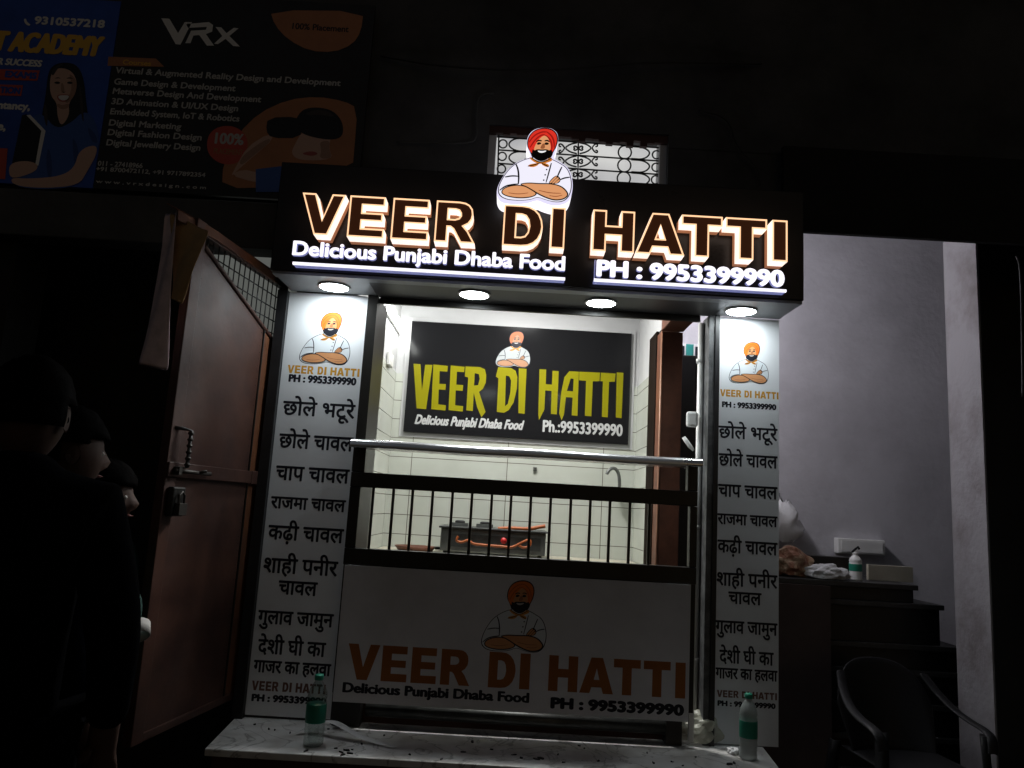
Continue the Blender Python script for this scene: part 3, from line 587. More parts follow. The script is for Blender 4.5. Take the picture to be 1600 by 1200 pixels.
b = MB(); b.box(-0.70, 0.865, 3.502, 3.56, 0.72, 1.2615, 'black_metal'); b.box(-0.66, 0.80, 3.63, 3.70, PZ, 0.7195, 'maroon'); b.build('carcass', ct)
b = MB(); b.tube([(-0.56, 3.58, .640), (0.82, 3.58, .636)], .03, 'stove_edge', 14); b.build('rail_pipe', ct)
for x0, x1 in ((-0.70, -0.58), (0.76, 0.83)): b = MB(); b.box(x0, x1, 3.55, 3.625, PZ + .001, .719, 'black_metal'); b.build('foot', ct)
b = MB(); b.box(0.850, 0.872, 3.51, 3.53, PZ + .03, 1.2, 'plastic_white'); b.build('side_strip', ct)
QY = 3.4877
o = MB(); emblem(o, at(804, 960, QY).x, at(804, 1016, QY).z, at(806, 906, QY).z - at(804, 1016, QY).z, QY, PRINT); o.build('chef_emblem', ct)
o = MB(); name_print(o, at(542, 1040, QY).x, at(1071, 1062, QY).x, at(800, 1076, QY).z, at(800, 1020, QY).z, QY, 'ink_orange'); o.build('shop_name', ct)
o = MB(); px_text(o, 'Delicious Punjabi Dhaba Food', 535, 827, 1084.5, 21, QY, 'ink', bold=(.0038, .0022)); o.build('tagline', ct)
o = MB(); px_text(o, 'PH : 9953399990', 860, 1069, 1104, 18.5, QY, 'ink', bold=(.0055, .0038)); o.build('phone_number', ct)
# top rail of the opening
b = MB(); b.box(-0.664, 0.895, 3.622, 3.64, 2.494, 2.5335, 'black_metal'); tag(b.build('lintel_bar'), 'thin black bar across the top of the serving opening', 'bar')

# ================================================================== INSIDE THE STALL
BYF = BY - 0.03
mb_ = thing('menu_board', 'large black wall board with tall yellow VEER DI HATTI lettering', 'board', (0.03, BYF, 2.0))
bx0, bx1, bz0, bz1 = at(636, 600, BYF).x, at(984.5, 600, BYF).x, at(800, 684, BYF).z, at(810, 511, BYF).z
b = MB(); b.box(bx0, bx1, BYF, BY - .002, bz0, bz1, 'board_black'); b.build('board', mb_)
bzr = MB(); 
for a in ((bx0 - .03, bx0 - .001, bz0 - .03, bz1 + .03), (bx1 + .001, bx1 + .03, bz0 - .03, bz1 + .03), (bx0, bx1, bz0 - .03, bz0 - .001), (bx0, bx1, bz1 + .001, bz1 + .03)): bzr.box(a[0], a[1], BY - .011, BY - .0065, a[2], a[3], 'white_plaster')
bzr.build('white_surround', mb_)
TY2 = BYF - .0006
o = MB(); emblem(o, at(802, 545, TY2).x, at(802, 573, TY2).z, at(803, 517, TY2).z - at(802, 573, TY2).z, TY2, BOARD, step=.00004); o.build('chef_emblem', mb_)
def zp(x, y): q = at(540 + x / 2.667, 460 + y / 2.667, TY2); return (q.x, q.z)
for ls in ([[(283, 289), (312, 291), (318, 400), (332, 293), (362, 294), (335, 478), (296, 475)]],
           [[(366, 292), (426, 298), (424, 322), (392, 320), (390, 372), (418, 374), (416, 398), (388, 396), (386, 458), (418, 462), (416, 484), (357, 478)]],
           [[(438, 296), (496, 302), (494, 324), (464, 322), (461, 376), (490, 378), (488, 402), (459, 400), (456, 462), (490, 466), (488, 488), (429, 482)]],
           [[(500, 300), (560, 303), (580, 312), (586, 335), (584, 368), (572, 394), (556, 406), (583, 490), (566, 512), (548, 470), (534, 408), (530, 486), (503, 483), (511, 346), (497, 342)], [(538, 328), (535, 380), (552, 378), (559, 352), (555, 332)]],
           [[(636, 303), (690, 307), (708, 318), (716, 345), (714, 392), (700, 450), (680, 482), (660, 493), (630, 490), (637, 350), (626, 342)], [(668, 338), (664, 466), (676, 456), (687, 405), (690, 360), (682, 341)]],
           [[(722, 308), (754, 310), (746, 497), (720, 495)]],
           [[(808, 312), (836, 313), (834, 374), (860, 376), (862, 318), (888, 320), (880, 500), (856, 498), (858, 402), (832, 400), (828, 480), (806, 524), (803, 500)]],
           [[(932, 320), (972, 322), (966, 506), (942, 504), (946, 430), (918, 428), (910, 500), (900, 524), (890, 497), (898, 410), (912, 345)], [(938, 350), (922, 402), (948, 404), (950, 352)]],
           [[(974, 322), (1060, 326), (1058, 362), (1030, 362), (1024, 508), (997, 506), (1002, 360), (973, 358)]],
           [[(1064, 326), (1125, 330), (1122, 364), (1098, 364), (1092, 512), (1068, 510), (1072, 362), (1062, 362)]],
           [[(1130, 325), (1158, 327), (1150, 516), (1126, 513)]]):
    o = MB(); o.plate([[zp(*q) for q in l] for l in ls], TY2, TY2, 'ink_lemon'); o.build('letter', mb_)
o = MB(); px_text(o, 'Delicious Punjabi Dhaba Food', 648, 816, 662, 20, TY2, 'ink_white', bold=(.003, .003), shear=.22); o.build('tagline', mb_)
o = MB(); px_text(o, 'Ph.:9953399990', 848, 973, 669, 19, TY2, 'ink_white', bold=(.0032, .003)); o.build('phone_number', mb_)

tl = thing('tube_light', 'glowing white tube light on the left wall inside the stall', 'tube light', (-0.75, 4.65, 2.6))
o = MB(); o.box(-0.763, -0.748, 4.32, 4.97, 2.635, 2.665, 'plastic_white'); o.build('batten', tl)
o = MB(); o.tube([(-0.732, 4.34, 2.65), (-0.732, 4.95, 2.65)], .020, 'tube_glow', 10); o.build('tube', tl)
tag(MB().box(-0.762, -0.74, 4.55, 4.68, 2.36, 2.44, 'plastic_white').build('switch_box', bevel=.004), 'small white switch box below the tube light', 'switch box')
cl_ = thing('added_ceiling_light', 'unseen round ceiling light added to brighten the stall behind the signboard', 'ceiling light', (0.05, 4.25, 3.0))  # added lamp, out of view, raising the light inside the stall
o = MB(); o.lathe([(.14, 0), (.14, -.012), (.125, -.018), (.122, -.018)], (0.05, 4.25, 3.0), 'plastic_white', 28); o.build('trim', cl_)
M['panel_glow'] = glow('added_fill_panel', (1.0, 1.0, 0.97), 245)
o = MB(); o.lathe([(.1225, -.0182), (.11, -.020), (.05, -.021)], (0.05, 4.25, 3.0), 'panel_glow', 28); o.build('diffuser', cl_)
# tap
tp = thing('tap', 'grey swan neck tap on the tiled back wall', 'tap', at(968, 760, 4.93))
A = at(968, 775, 4.93); o = MB(); pts = [A, at(968, 752, 4.9), at(967, 741, 4.9), at(963, 733, 4.89), at(957, 731, 4.88), at(951, 735, 4.87), at(948, 741, 4.87)]
o.tube(smooth_line([tuple(p) for p in pts]), .011, 'steel_dull', 10); o.build('spout', tp); o = MB(); o.lathe([(0.022, -.01), (.022, .02), (.012, .025)], A, 'steel_dull', 14); o.tube([A + Vector((0, 0, .01)), A + Vector((0.0, 0.07, .01))], .012, 'steel_dull'); o.build('valve', tp)
c = at(836, 733, 4.985); o = MB(); 
for a in ((-.012, -.008, -.012, .012), (.008, .012, -.012, .012), (-.0079, .0079, .008, .012), (-.0079, .0079, -.012, -.008)): o.box(c.x + a[0], c.x + a[1], 4.98, 4.993, c.z + a[2], c.z + a[3], 'steel_dull')
o.lathe([(.004, 0), (.004, .003)], (c.x, 4.985, c.z), 'steel_dull', 8); tag(o.build('wall_outlet'), 'tiny square metal outlet on the tiles behind the bars', 'outlet')
# worktop along the back, hidden below the bars, carrying the burner
wt = thing('worktop', 'pale stone worktop along the back wall behind the bars', 'worktop', (0, 4.7, 0.55))
o = MB(); o.box(-0.76, 0.815, 4.45, 4.99, 1.235, 1.265, 'beige_tile'); o.build('top', wt, bevel=.004); o = MB(); o.box(-0.74, 0.80, 4.50, 4.98, 0.551, 1.2345, 'tile_x'); o.build('cabinet', wt)
st = thing('gas_stove', 'grey metal gas stove on the worktop behind the bars', 'stove', (-0.05, 4.7, 1.266))
SXA, SXB = at(688, 840, 4.55).x, at(853, 840, 4.55).x; zt_ = at(770, 826, 4.55).z
o = MB(); o.box(SXA, SXB, 4.56, 4.90, 1.266 + .02, zt_ - .012, 'steel_dull'); o.box(SXA - .012, SXB + .012, 4.54, 4.91, zt_ - .0115, zt_, 'stove_edge'); o.build('body', st, bevel=.004)
o = MB(); o.box(SXA + .05, SXB - .03, 4.553, 4.5595, 1.266 + .045, zt_ - .04, 'stove_edge'); o.build('front_plate', st)
for x in (SXA + .03, SXB - .03): o = MB(); o.lathe([(.015, 0), (.012, .022)], (x, 4.6, 1.266), 'black_metal', 10); o.build('foot', st)
for x in (SXA + .10, SXA + .25): o = MB(); o.box(x - .05, x + .05, 4.66, 4.76, zt_ + .001, zt_ + .02, 'steel_dull'); o.lathe([(.03, .02), (.03, .03), (.02, .035)], (x, 4.71, zt_), 'mesh_wire', 12); o.build('burner', st)
c = at(787, 845, 4.53); o = MB(); o.tube([(c.x, 4.549, c.z), (c.x, 4.52, c.z)], .018, 'red_knob', 12); o.build('knob', st)
tag(MB().tube(smooth_line([tuple(at(x, y, 4.5)) for x, y in [(716, 838), (712, 845), (722, 848), (732, 843), (738, 850), (760, 852), (785, 854), (800, 856), (815, 848), (828, 842), (830, 852), (818, 857), (808, 850)]]), .0075, 'orange_hose', 8).build('gas_hose'), 'orange rubber hose looping across the front of the stove', 'hose', 'orange gas hoses')
tag(MB().tube(smooth_line([tuple(at(x, y, 4.6)) for x, y in [(778, 826), (800, 825), (825, 827), (845, 823), (852, 822)]]), .011, 'orange_hose', 8).build('gas_hose'), 'short orange hose lying on top of the stove', 'hose', 'orange gas hoses')
pn = thing('flat_pan', 'dark flat pan on the worktop left of the stove', 'pan', at(655, 850, 4.6)); pc = at(655, 848, 4.6)
o = MB(); o.lathe([(.10, 0), (.125, .03), (.12, .03), (.10, .006)], (pc.x - .03, 4.68, 1.266), 'wood', 20); o.build('bowl', pn); o = MB(); o.tube([(pc.x + .09, 4.68, 1.29), (pc.x + .2, 4.62, 1.30)], .009, 'black_metal'); o.build('handle', pn)

# ---- right side: pipe, wall socket, cupboard seen through the doorway
pp = thing('drain_pipe', 'white plastic pipe beside the stone edge of the right pillar', 'pipe', (0.925, 3.66, PZ))
o = MB(); o.tube([(0.910, 3.68, PZ + .05), (0.916, 3.68, 2.50)], .0155, 'plastic_white', 12); o.build('pipe', pp)
for z in (0.9, 1.5, 2.3): o = MB(); o.lathe([(.0195, 0), (.0195, .02)], (0.912, 3.68, z), 'plastic_white', 12); o.build('clip', pp)
sk = thing('soap_dispenser', 'white plastic box fixed to the white pipe above the steel ledge', 'dispenser', at(1084, 665, 3.66)); c = at(1083, 655, 3.66)
o = MB(); o.box(c.x - .035, c.x + .02, 3.635, 3.665, c.z - .04, c.z + .035, 'plastic_white'); o.build('case', sk, bevel=.012)
o = MB(); c2 = at(1072, 688, 3.66); o.tube([at(1068, 683, 3.655), at(1078, 697, 3.655), at(1084, 704, 3.655)], [.009, .011, .006], 'plastic_white', 8); o.build('nozzle', sk)
cb = thing('dark_cupboard', 'dark cupboard seen through the wooden doorway', 'cupboard', (1.25, 4.8, GZ))
o = MB(); o.box(1.0, 1.27, 4.72, 4.99, GZ, 2.56, 'black_metal'); o.build('case', cb, bevel=.004); o = MB(); o.box(1.01, 1.137, 4.700, 4.719, GZ + .1, 2.54, 'granite'); o.build('door', cb); o = MB(); o.box(1.142, 1.26, 4.700, 4.719, GZ + .1, 2.54, 'granite'); o.build('door', cb)
hx = at(1059, 587, 4.69); o = MB(); o.box(hx.x - .005, hx.x + .012, 4.68, 4.699, hx.z - .04, hx.z + .045, 'steel_dull'); o.build('handle', cb)
for i, (x, m_, lab) in enumerate([(1063, 'b_grey', 'small grey carton on the dark cupboard'), (1075, 'teal', 'small teal carton on the dark cupboard'), (1087, 'b_grey', 'small grey carton nearest the white pipe on the cupboard')]):
    q = at(x, 545, 4.85); o = MB(); o.box(q.x - .026, q.x + .026, 4.80, 4.90, 2.561, 2.65, m_); oo = o.build('carton', bevel=.002); tag(oo, lab, 'carton', 'cartons on the cupboard')
    s_ = MB(); s_.box(q.x - .015, q.x + .015, 4.797, 4.7995, 2.575, 2.635, 'ink' if m_ != 'teal' else 'teal'); s_.build('label_panel', oo)

# ================================================================== STAIR ROOM (right)
FYS = 4.75
sc = thing('staircase', 'black granite stairs rising leftward in the right side room', 'staircase', (2.2, 5.0, GZ))
ST = [(at(1427, 914, FYS).x, at(1427, 914, FYS).z), (at(1467, 927, FYS).x, at(1467, 945, FYS).z), (at(1497, 985, FYS).x, at(1480, 1010, FYS).z), (2.95, .74), (3.12, .55), (3.3, .37), (3.48, .185)]
SZ = ST[0][1]
for k, (xr, zt_) in enumerate(ST):
    zb = ST[k + 1][1] + .0005 if k < 6 else GZ
    o = MB(); o.box(1.56, xr, FYS, RY - .003, zb, zt_ - .031, 'granite'); o.box(1.55, xr + .015, FYS - .03, RY - .002, zt_ - .03, zt_, 'granite_edge'); o.build('step', sc, bevel=.003)
o = MB(); o.box(1.57, at(1297, 950, FYS - .05).x, FYS - .06, FYS - .031, GZ + .01, SZ - .032, 'brown_board'); o.build('riser_board', sc)
tag(MB().box(at(1357, 900, 4.95).x, at(1427, 900, 4.95).x, 4.95, 4.98, SZ + .001, at(1390, 884, 4.95).z, 'beige_tile').build('loose_tile', bevel=.002), 'beige loose tile standing on the top stair', 'tile')
c0 = at(1305, 840, 5.42); c1 = at(1378, 868, 5.42); sw = thing('wall_box', 'white electrical box on the wall above the stairs', 'electrical box', ((c0.x + c1.x) / 2, 5.40, c1.z))
o = MB(); o.box(c0.x, c1.x, 5.37, 5.447, c1.z, c0.z, 'plastic_white'); o.build('case', sw, bevel=.006); o = MB(); o.box(c0.x + .02, c1.x - .02, 5.365, 5.3695, c1.z + .015, c0.z - .015, 'plastic_white'); o.build('cover', sw)
def bottle(name, lab, cat, c, hgt, rad, parts, group=None):
    t = thing(name, lab, cat, c, group); s = hgt / .27; k = rad / .037
    def L(pr, m, n, seg=24): o = MB(); o.lathe([(r * k, z * s) for r, z in pr], c, m, seg); return o.build(n, t)
    L([(.030, 0.0005), (.036, .006), (.037, .02), (.0355, .03), (.037, .04), (.0355, .05), (.037, .06), (.0355, .072), (.037, .085), (.037, .165), (.0345, .175), (.037, .185), (.034, .205), (.024, .228), (.0145, .243), (.0135, .252)], parts[0], 'body')
    L([(.0373, .09), (.0376, .092), (.0376, .158), (.0373, .16)], 'green_label', 'label')
    L([(.0155, .249), (.0165, .251), (.0165, .266), (.0145, .27)], parts[1], 'cap')
    return t
c = at(1337, 896, 4.85); c.z = SZ
sb_ = bottle('spray_bottle', 'white bottle with teal label on the top stair', 'bottle', Vector((c.x, 4.85, SZ)), .17, .038, ('plastic_white', 'plastic_white'))
o = MB(); o.tube([(c.x - .02, 4.85, SZ + .172), (c.x + .0, 4.85, SZ + .19), (c.x + .018, 4.85, SZ + .205), (c.x + .025, 4.85, SZ + .19)], .007, 'plastic_black', 8); o.build('trigger', sb_)
def crumple(name, lab, cat, c, rx, ry, rz, m, seed, group=None, n=14):
    rnd = random.Random(seed); bm = bmesh.new(); bmesh.ops.create_icosphere(bm, subdivisions=4, radius=1)
    ph = [(Vector((rnd.uniform(-1, 1), rnd.uniform(-1, 1), rnd.uniform(-1, 1))).normalized(), rnd.uniform(2, 6), rnd.uniform(0, 6), rnd.uniform(.05, .16)) for _ in range(n)]
    for v in bm.verts:
        d = v.co.copy(); r = 1
        for a, f, p_, q in ph: r += q * abs(math.sin(d.dot(a) * f + p_)) - q * .5
        v.co = Vector((d.x * r * rx, d.y * r * ry, max(d.z, -.55) * r * rz))
    lo = min(v.co.z for v in bm.verts)
    for v in bm.verts: v.co += Vector(c) + Vector((0, 0, -lo))
    bm.faces.ensure_lookup_table(); o = MB(); vs = [v.co.copy() for v in bm.verts]; o.add(vs, [[v.index for v in f.verts] for f in bm.faces], m, False); bm.free()
    return tag(o.build(name, loc=c), lab, cat, group)
c = at(1240, 896, 4.9); crumple('paper_bag', 'brown patterned bag slumped on the top stair', 'bag', (c.x - .02, 4.92, SZ), .125, .10, .085, 'bag_brown', 3)
c = at(1290, 896, 4.82); crumple('crumpled_sheet', 'crumpled white sheet on the top stair beside the bottle', 'sheet', (c.x, 4.82, SZ), .105, .07, .045, 'poly_white', 5)
c = at(1262, 880, 5.1); tag(MB().box(c.x + .03, c.x + .30, 5.12, 5.30, SZ, SZ + .125, 'black_metal').build('dark_box', bevel=.004), 'dark box on the stair behind the white bottle', 'box')
hb = thing('hanging_bag', 'white polythene bag hanging on the wall beside the right pillar', 'bag', at(1228, 845, 5.3)); c = at(1226, 815, 5.3)
bm_ = MB(); P = []
for i in range(13):
    t = i / 12; rr = .025 + .10 * math.sin(math.pi * min(1, t * .72 + .05)) ; P.append([(c.x + rr * math.cos(a) * (1 + .25 * math.sin(3 * a + i)), 5.35 + .6 * rr * math.sin(a), c.z + .14 - .27 * t + .012 * math.sin(5 * a)) for a in [2 * math.pi * k / 18 for k in range(19)]])
bm_.grid(P, 'poly_white'); bm_.build('body', hb); o = MB(); o.tube([(c.x, 5.44, c.z + .20), (c.x, 5.40, c.z + .19), (c.x, 5.35, c.z + .14)], .005, 'steel_dull', 6); o.build('hook', hb)
rl = thing('tube_light', 'tube light high on the stair room wall behind the signboard', 'tube light', (0.96, 4.75, 3.0))
o = MB(); o.box(0.946, 0.962, 4.46, 5.06, 2.98, 3.01, 'plastic_white'); o.build('batten', rl)
M['tube_cool'] = glow('cool_fluorescent_tube', (0.96, 0.93, 1.0), 260)
o = MB(); o.tube([(0.982, 4.48, 2.995), (0.982, 5.04, 2.995)], .015, 'tube_cool', 10); o.build('tube', rl)

# black plastic armchair, facing the street
ch = thing('plastic_chair', 'black moulded plastic armchair in front of the stairs', 'chair', (2.09, 4.10, GZ), rotz=R(5))
def shell(rows, name, th=.012): o = MB(); o.grid(rows, 'plastic_black'); ob = o.build(name, ch, solid=th, subdiv=1); return ob
rows = []
for i in range(9):                                         # backrest, curved round the sitter
    v = i / 8; row = []
    for j in range(15):
        u = -1 + 2 * j / 14; top = .86 - .12 * abs(u) ** 2.6 - (.10 * abs(u) ** 8); zb = .40
        row.append((u * (.225 + .045 * v), .20 + .10 * v - .12 * abs(u) ** 2.5, zb + (top - zb) * v))
    rows.append(row)
shell(rows, 'backrest')
rows = [[(-.24 + .48 * j / 10, -.23 + .44 * i / 8, .42 - .02 * math.sin(math.pi * j / 10) + (.0 if i else -.02)) for j in range(11)] for i in range(9)]
shell(rows, 'seat')
for s in (-1, 1):
    top = smooth_line([(s * .235, .20, .79), (s * .262, .13, .715), (s * .285, .02, .65), (s * .295, -.10, .620), (s * .295, -.20, .610), (s * .285, -.25, .585), (s * .275, -.262, .52)], 2)
    o = MB(); o.grid([[(x - s * .03, y, z + .004), (x, y, z + .012), (x + s * .025, y, z)] for x, y, z in top], 'plastic_black'); o.build('armrest', ch, solid=.014, subdiv=1)
    for yy, y2, zt_ in ((-.235, -.27, .60), (.20, .29, .44)):
        o = MB(); o.grid([[(s * (.268 + .02 * t) - s * .035, yy + (y2 - yy) * t + .002, zt_ * (1 - t)), (s * (.268 + .02 * t), yy + (y2 - yy) * t, zt_ * (1 - t)), (s * (.268 + .02 * t), yy + (y2 - yy) * t + .05, zt_ * (1 - t))] for t in [i / 6 for i in range(7)]], 'plastic_black'); o.build('leg', ch, solid=.010)

# ================================================================== BROWN STEEL DOOR standing open
hinge = Vector((-1.15, 3.70, .645)); dirv = Vector((-.153, -1, 0)).normalized(); DW, DH = .835, 1.955
dr = thing('steel_door', 'brown steel door standing open left of the stall', 'door', hinge, rotz=math.atan2(dirv.y, dirv.x))
# local: x from hinge to free edge, y<0 is the hidden side, z up. face seen from the camera is +y
nrm = Vector((-dirv.y, dirv.x, 0))
def dl(x, y):                                              # photo pixel -> (u, v) on the door
    r_ = ray(x, y); o_ = Vector((0, 0, CAMZ)); t = (hinge - o_).dot(nrm) / r_.dot(nrm); q = o_ + r_ * t - hinge; return (q.dot(dirv), q.z)
T_ = .035
d1 = dl(312, 372); d2 = dl(431, 543)
diag0 = (DW - .075, DH - .09); diag1 = (0.02, d2[1])
def dpoly(l, y0, y1, m, name, par=dr, bevel=0, side=None):
    o = MB(); o.plate([l], y0, y1, m, side); return o.build(name, par, bevel=bevel)
us = dl(397, 640)[0]                                       # seam between the two sheets
zs = diag1[1] + (diag0[1] - diag1[1]) * (us - .02) / (diag0[0] - .02)
dpoly([(us + .004, .03), (DW - .07, .03), (DW - .07, DH - .085), diag0, (us + .004, zs)], .004, -.004, 'door_metal', 'sheet')
dpoly([(.03, .03), (us - .004, .03), (us - .004, zs), diag1, (.03, diag1[1] - .02)], .006, -.004, 'door_rust', 'rusty_sheet')['label'] = 'rust orange sheet beside the hinge'
o = MB(); o.box(DW - .0695, DW, -.02, .016, 0, DH, 'door_metal'); o.box(0, .0295, -.02, .016, 0, DH, 'door_metal'); o.box(.03, DW - .07, -.02, .014, 0, .0295, 'door_metal'); o.box(.03, DW - .07, -.02, .014, DH - .05, DH, 'door_metal'); o.box(us - .0035, us + .0035, -.012, .012, .03, zs, 'black_metal')
a, c_ = Vector(diag0), Vector(diag1); o.tube([(a.x, .008, a.y), (c_.x, .008, c_.y)], .010, 'door_metal', 6); o.build('frame', dr, bevel=.003)
zr = dl(330, 740)[1]; o = MB(); o.box(.03, us - .0036, .0145, .024, zr - .03, zr + .03, 'door_metal'); o.box(us + .0036, DW, .0165, .026, zr - .028, zr + .028, 'door_metal'); o.build('mid_rail', dr, bevel=.003)
o = MB(); 
for i in range(60):                                        # spot weld dimples along the seams
    for uu in (us + .02, DW - .082):
        z = .06 + i * .031
        if uu > us + .1 and z > DH - .1: continue
        if uu < us + .1 and z > zs - .02: continue
        o.lathe([(.004, 0), (.002, .002)], (uu, .005, z), 'black_metal', 6)
o.build('weld_dots', dr)
o = MB(); k = 0                                            # welded mesh in the triangle
while True:
    u = .05 + k * .045; k += 1
    if u > diag0[0]: break
    z0_ = diag1[1] + (diag0[1] - diag1[1]) * (u - .02) / (diag0[0] - .02)
    if DH - .05 - z0_ > .02: o.tube([(u, .0, z0_), (u, .0, DH - .05)], .003, 'mesh_wire', 5)
for z in [DH - .05 - .06 * i for i in range(1, 20)]:
    if z < diag1[1]: break
    u = .02 + (z - diag1[1]) / (diag0[1] - diag1[1]) * (diag0[0] - .02)
    if u > .06: o.tube([(.03, .003, z), (u, .003, z)], .003, 'mesh_wire', 5)
o.build('wire_mesh', dr)
hu, hz = dl(272, 700); o = MB(); o.tube([(hu + .035, .016, hz + .075), (hu, .03, hz + .075), (hu - .02, .05, hz + .07), (hu - .02, .05, hz - .07), (hu, .03, hz - .075), (hu + .035, .016, hz - .075)], .007, 'mesh_wire', 8); 
for i in range(6): o.lathe([(.009, -.006), (.012, 0), (.009, .006)], (hu - .02, .05, hz - .06 + i * .024), 'dark_iron', 10)
o.build('pull_handle', dr)
bu, bz = dl(295, 738); o = MB(); o.tube([(DW - .02, .040, bz), (bu - .09, .040, bz)], .008, 'dark_iron', 10); o.tube([(bu, .04, bz), (bu - .01, .07, bz + .008)], .006, 'dark_iron', 8); o.box(DW - .05, DW - .03, .0265, .05, bz - .014, bz + .014, 'dark_iron'); o.build('bolt', dr)
lu, lz = dl(262, 785); o = MB(); o.box(lu - .04, lu + .04, .0165, .045, lz - .05, lz + .06, 'black_metal'); lk = o.build('lock_case', dr, bevel=.006); o = MB(); o.tube([(lu - .018, .055, lz - .0), (lu - .018, .055, lz + .03), (lu, .055, lz + .042), (lu + .018, .055, lz + .03), (lu + .018, .055, lz)], .005, 'dark_iron', 8); o.box(lu - .026, lu + .026, .046, .066, lz - .045, lz, 'dark_iron'); o.build('padlock', lk, bevel=.004)
# cardboard and pink sheet over the free top corner
def sheet(name, lab, cat, pts, Y, m, dep):
    n = len(pts); o = MB(); P = []
    for i, (x0, y0, x1, y1, k) in enumerate(pts):
        a, b = at(x0, y0, Y - k), at(x1, y1, Y - k - dep); row = []
        for j in range(9): t = j / 8; q = a.lerp(b, t); q.y += .025 * math.sin(3.3 * t + i * .8) + .008 * math.sin(11 * t + i * 2); row.append(q)
        P.append(row)
    o.grid(P, m); return tag(o.build(name, solid=.004, subdiv=1), lab, cat)
sheet('cardboard_flap', 'brown cardboard flap over the free top corner of the door', 'cardboard', [(262, 326, 330, 362, 0), (264, 365, 322, 384, .02), (266, 405, 312, 408, .03), (268, 430, 302, 432, .03), (270, 452, 292, 455, .02), (272, 470, 280, 474, .02)], 2.84, 'cardboard', .05)
sheet('pinkish_sheet', 'pinkish torn sheet hanging down beside the cardboard flap', 'sheet', [(256, 330, 278, 326, 0), (250, 380, 276, 372, .01), (242, 430, 273, 420, .02), (234, 480, 270, 472, .02), (227, 530, 264, 526, .02), (219, 573, 259, 581, .02)], 2.86, 'pink_sheet', .04)
b = MB(); P = [at(x, y, Y) for x, y, Y in ((268, 325, 2.80), (330, 358, 3.0), (385, 398, 3.3), (437, 437, 3.69))]
b.grid([[p + Vector((-.02, 0, .018)), p + Vector((.03, -.01, -.012)), p + Vector((.034, -.01, -.05))] for p in P], 'door_rust', False); tag(b.build('top_flashing', solid=.004), 'rusty brown strip along the top of the open steel door', 'flashing')

# ================================================================== BANNERS on the wall, upper left
def zpx(x, y, Y): q = at(x, y, Y); return q.x, q.z
NY = 3.60
bl = thing('academy_banner', 'blue academy banner with a woman holding books', 'banner', (-2.6, NY, 3.0), 'banners on the upper wall')
BZ0, BZ1 = 2.985, 4.0; BXm = -2.115
b = MB(); b.box(-3.6, BXm - .003, NY, NY + .02, BZ0, BZ1, 'banner_blue'); b.build('sheet', bl)
vr = thing('course_banner', 'black design course banner listing courses in grey', 'banner', (-1.5, NY, 3.0), 'banners on the upper wall')
b = MB(); b.box(BXm, -0.815, NY, NY + .02, BZ0, 4.06, 'banner_black'); b.build('sheet', vr)
NT = NY - .002
def word(par, s, x0, x1, yc, h, m, name='lettering', bold=(.003, .003), shear=0.0, lift=0): o = MB(); px_text(o, s, x0, x1, yc, h, NT - lift, m, bold=bold, shear=shear); o.build(name, par)
def patch(par, pts, m, name, lift=0.0, it=2): o = MB(); o.plate([smooth_loop([zpx(x, y, NT - lift) for x, y in pts], it)], NT - lift, NT - lift, m); return o.build(name, par)
def fz(l): return [(x / 2.667, y / 2.667) for x, y in l]   # coordinates read off the enlarged photo
word(bl, '9310537218', 54, 164, 34.5, 13, 'b_white'); patch(bl, fz([(98, 80), (108, 76), (112, 90), (122, 98), (128, 104), (118, 108), (104, 98)]), 'b_white', 'phone_mark')
word(bl, 'T ACADEMY', -12, 159, 68, 33, 'b_yellow', bold=(.010, .006), shear=.12)
word(bl, 'R SUCCESS', -4, 65, 97.5, 11, 'b_white', bold=(.003, .002), shear=.12)
patch(bl, [(-30, 107), (62, 110), (58, 126), (-30, 124)], 'b_red', 'red_strip', 0, 0); patch(bl, [(-30, 131), (36, 133), (33, 150), (-30, 148)], 'b_red', 'red_strip', 0, 0)
word(bl, 'EXAMS', 8, 58, 117, 11, 'banner_blue', lift=.001); word(bl, 'TION', 0, 32, 141, 11, 'banner_blue', lift=.001)
word(bl, 'ntancy,', -4, 47, 168, 14, 'b_white'); word(bl, 'e,', -4, 9, 200, 12, 'b_white'); patch(bl, [(-30, 230), (12, 232), (8, 280), (-30, 278)], 'b_red', 'red_strip', 0, 0)
fig = patch(bl, fz([(200, 300), (225, 268), (275, 258), (325, 272), (350, 330), (358, 420), (370, 500), (360, 560), (300, 600), (240, 590), (180, 560), (170, 500), (190, 400)]), 'b_hair', 'printed_woman', .0005)
patch(fig, fz([(128, 488), (178, 470), (232, 540), (300, 510), (348, 460), (392, 490), (412, 560), (410, 640), (330, 640), (322, 700), (330, 780), (150, 790), (40, 770), (120, 700), (160, 600)]), 'b_shirt', 'blouse', .001)
patch(fig, fz([(206, 350), (215, 300), (250, 280), (300, 295), (322, 340), (315, 390), (285, 430), (290, 480), (255, 530), (238, 480), (238, 430), (212, 400)]), 'b_skin', 'face', .0015)
for q, m_ in (([(285, 300), (322, 335), (316, 390), (286, 430), (268, 426), (292, 395), (300, 350)], 'b_skin_dark'), ([(238, 430), (262, 440), (288, 428), (288, 448), (262, 458), (238, 446)], 'b_skin_dark'), ([(254, 345), (263, 345), (270, 380), (262, 388), (254, 383)], 'b_skin_dark'), ([(212, 300), (235, 272), (270, 264), (240, 285), (220, 320)], 'b_hair_light'), ([(330, 330), (345, 420), (350, 520), (338, 480), (332, 400)], 'b_hair_light'), ([(186, 420), (180, 480), (196, 540), (200, 470)], 'b_hair_light'), ([(234, 398), (262, 392), (294, 396), (284, 420), (264, 426), (244, 420)], 'b_lip')): patch(fig, fz(q), m_, 'shade', .0018)
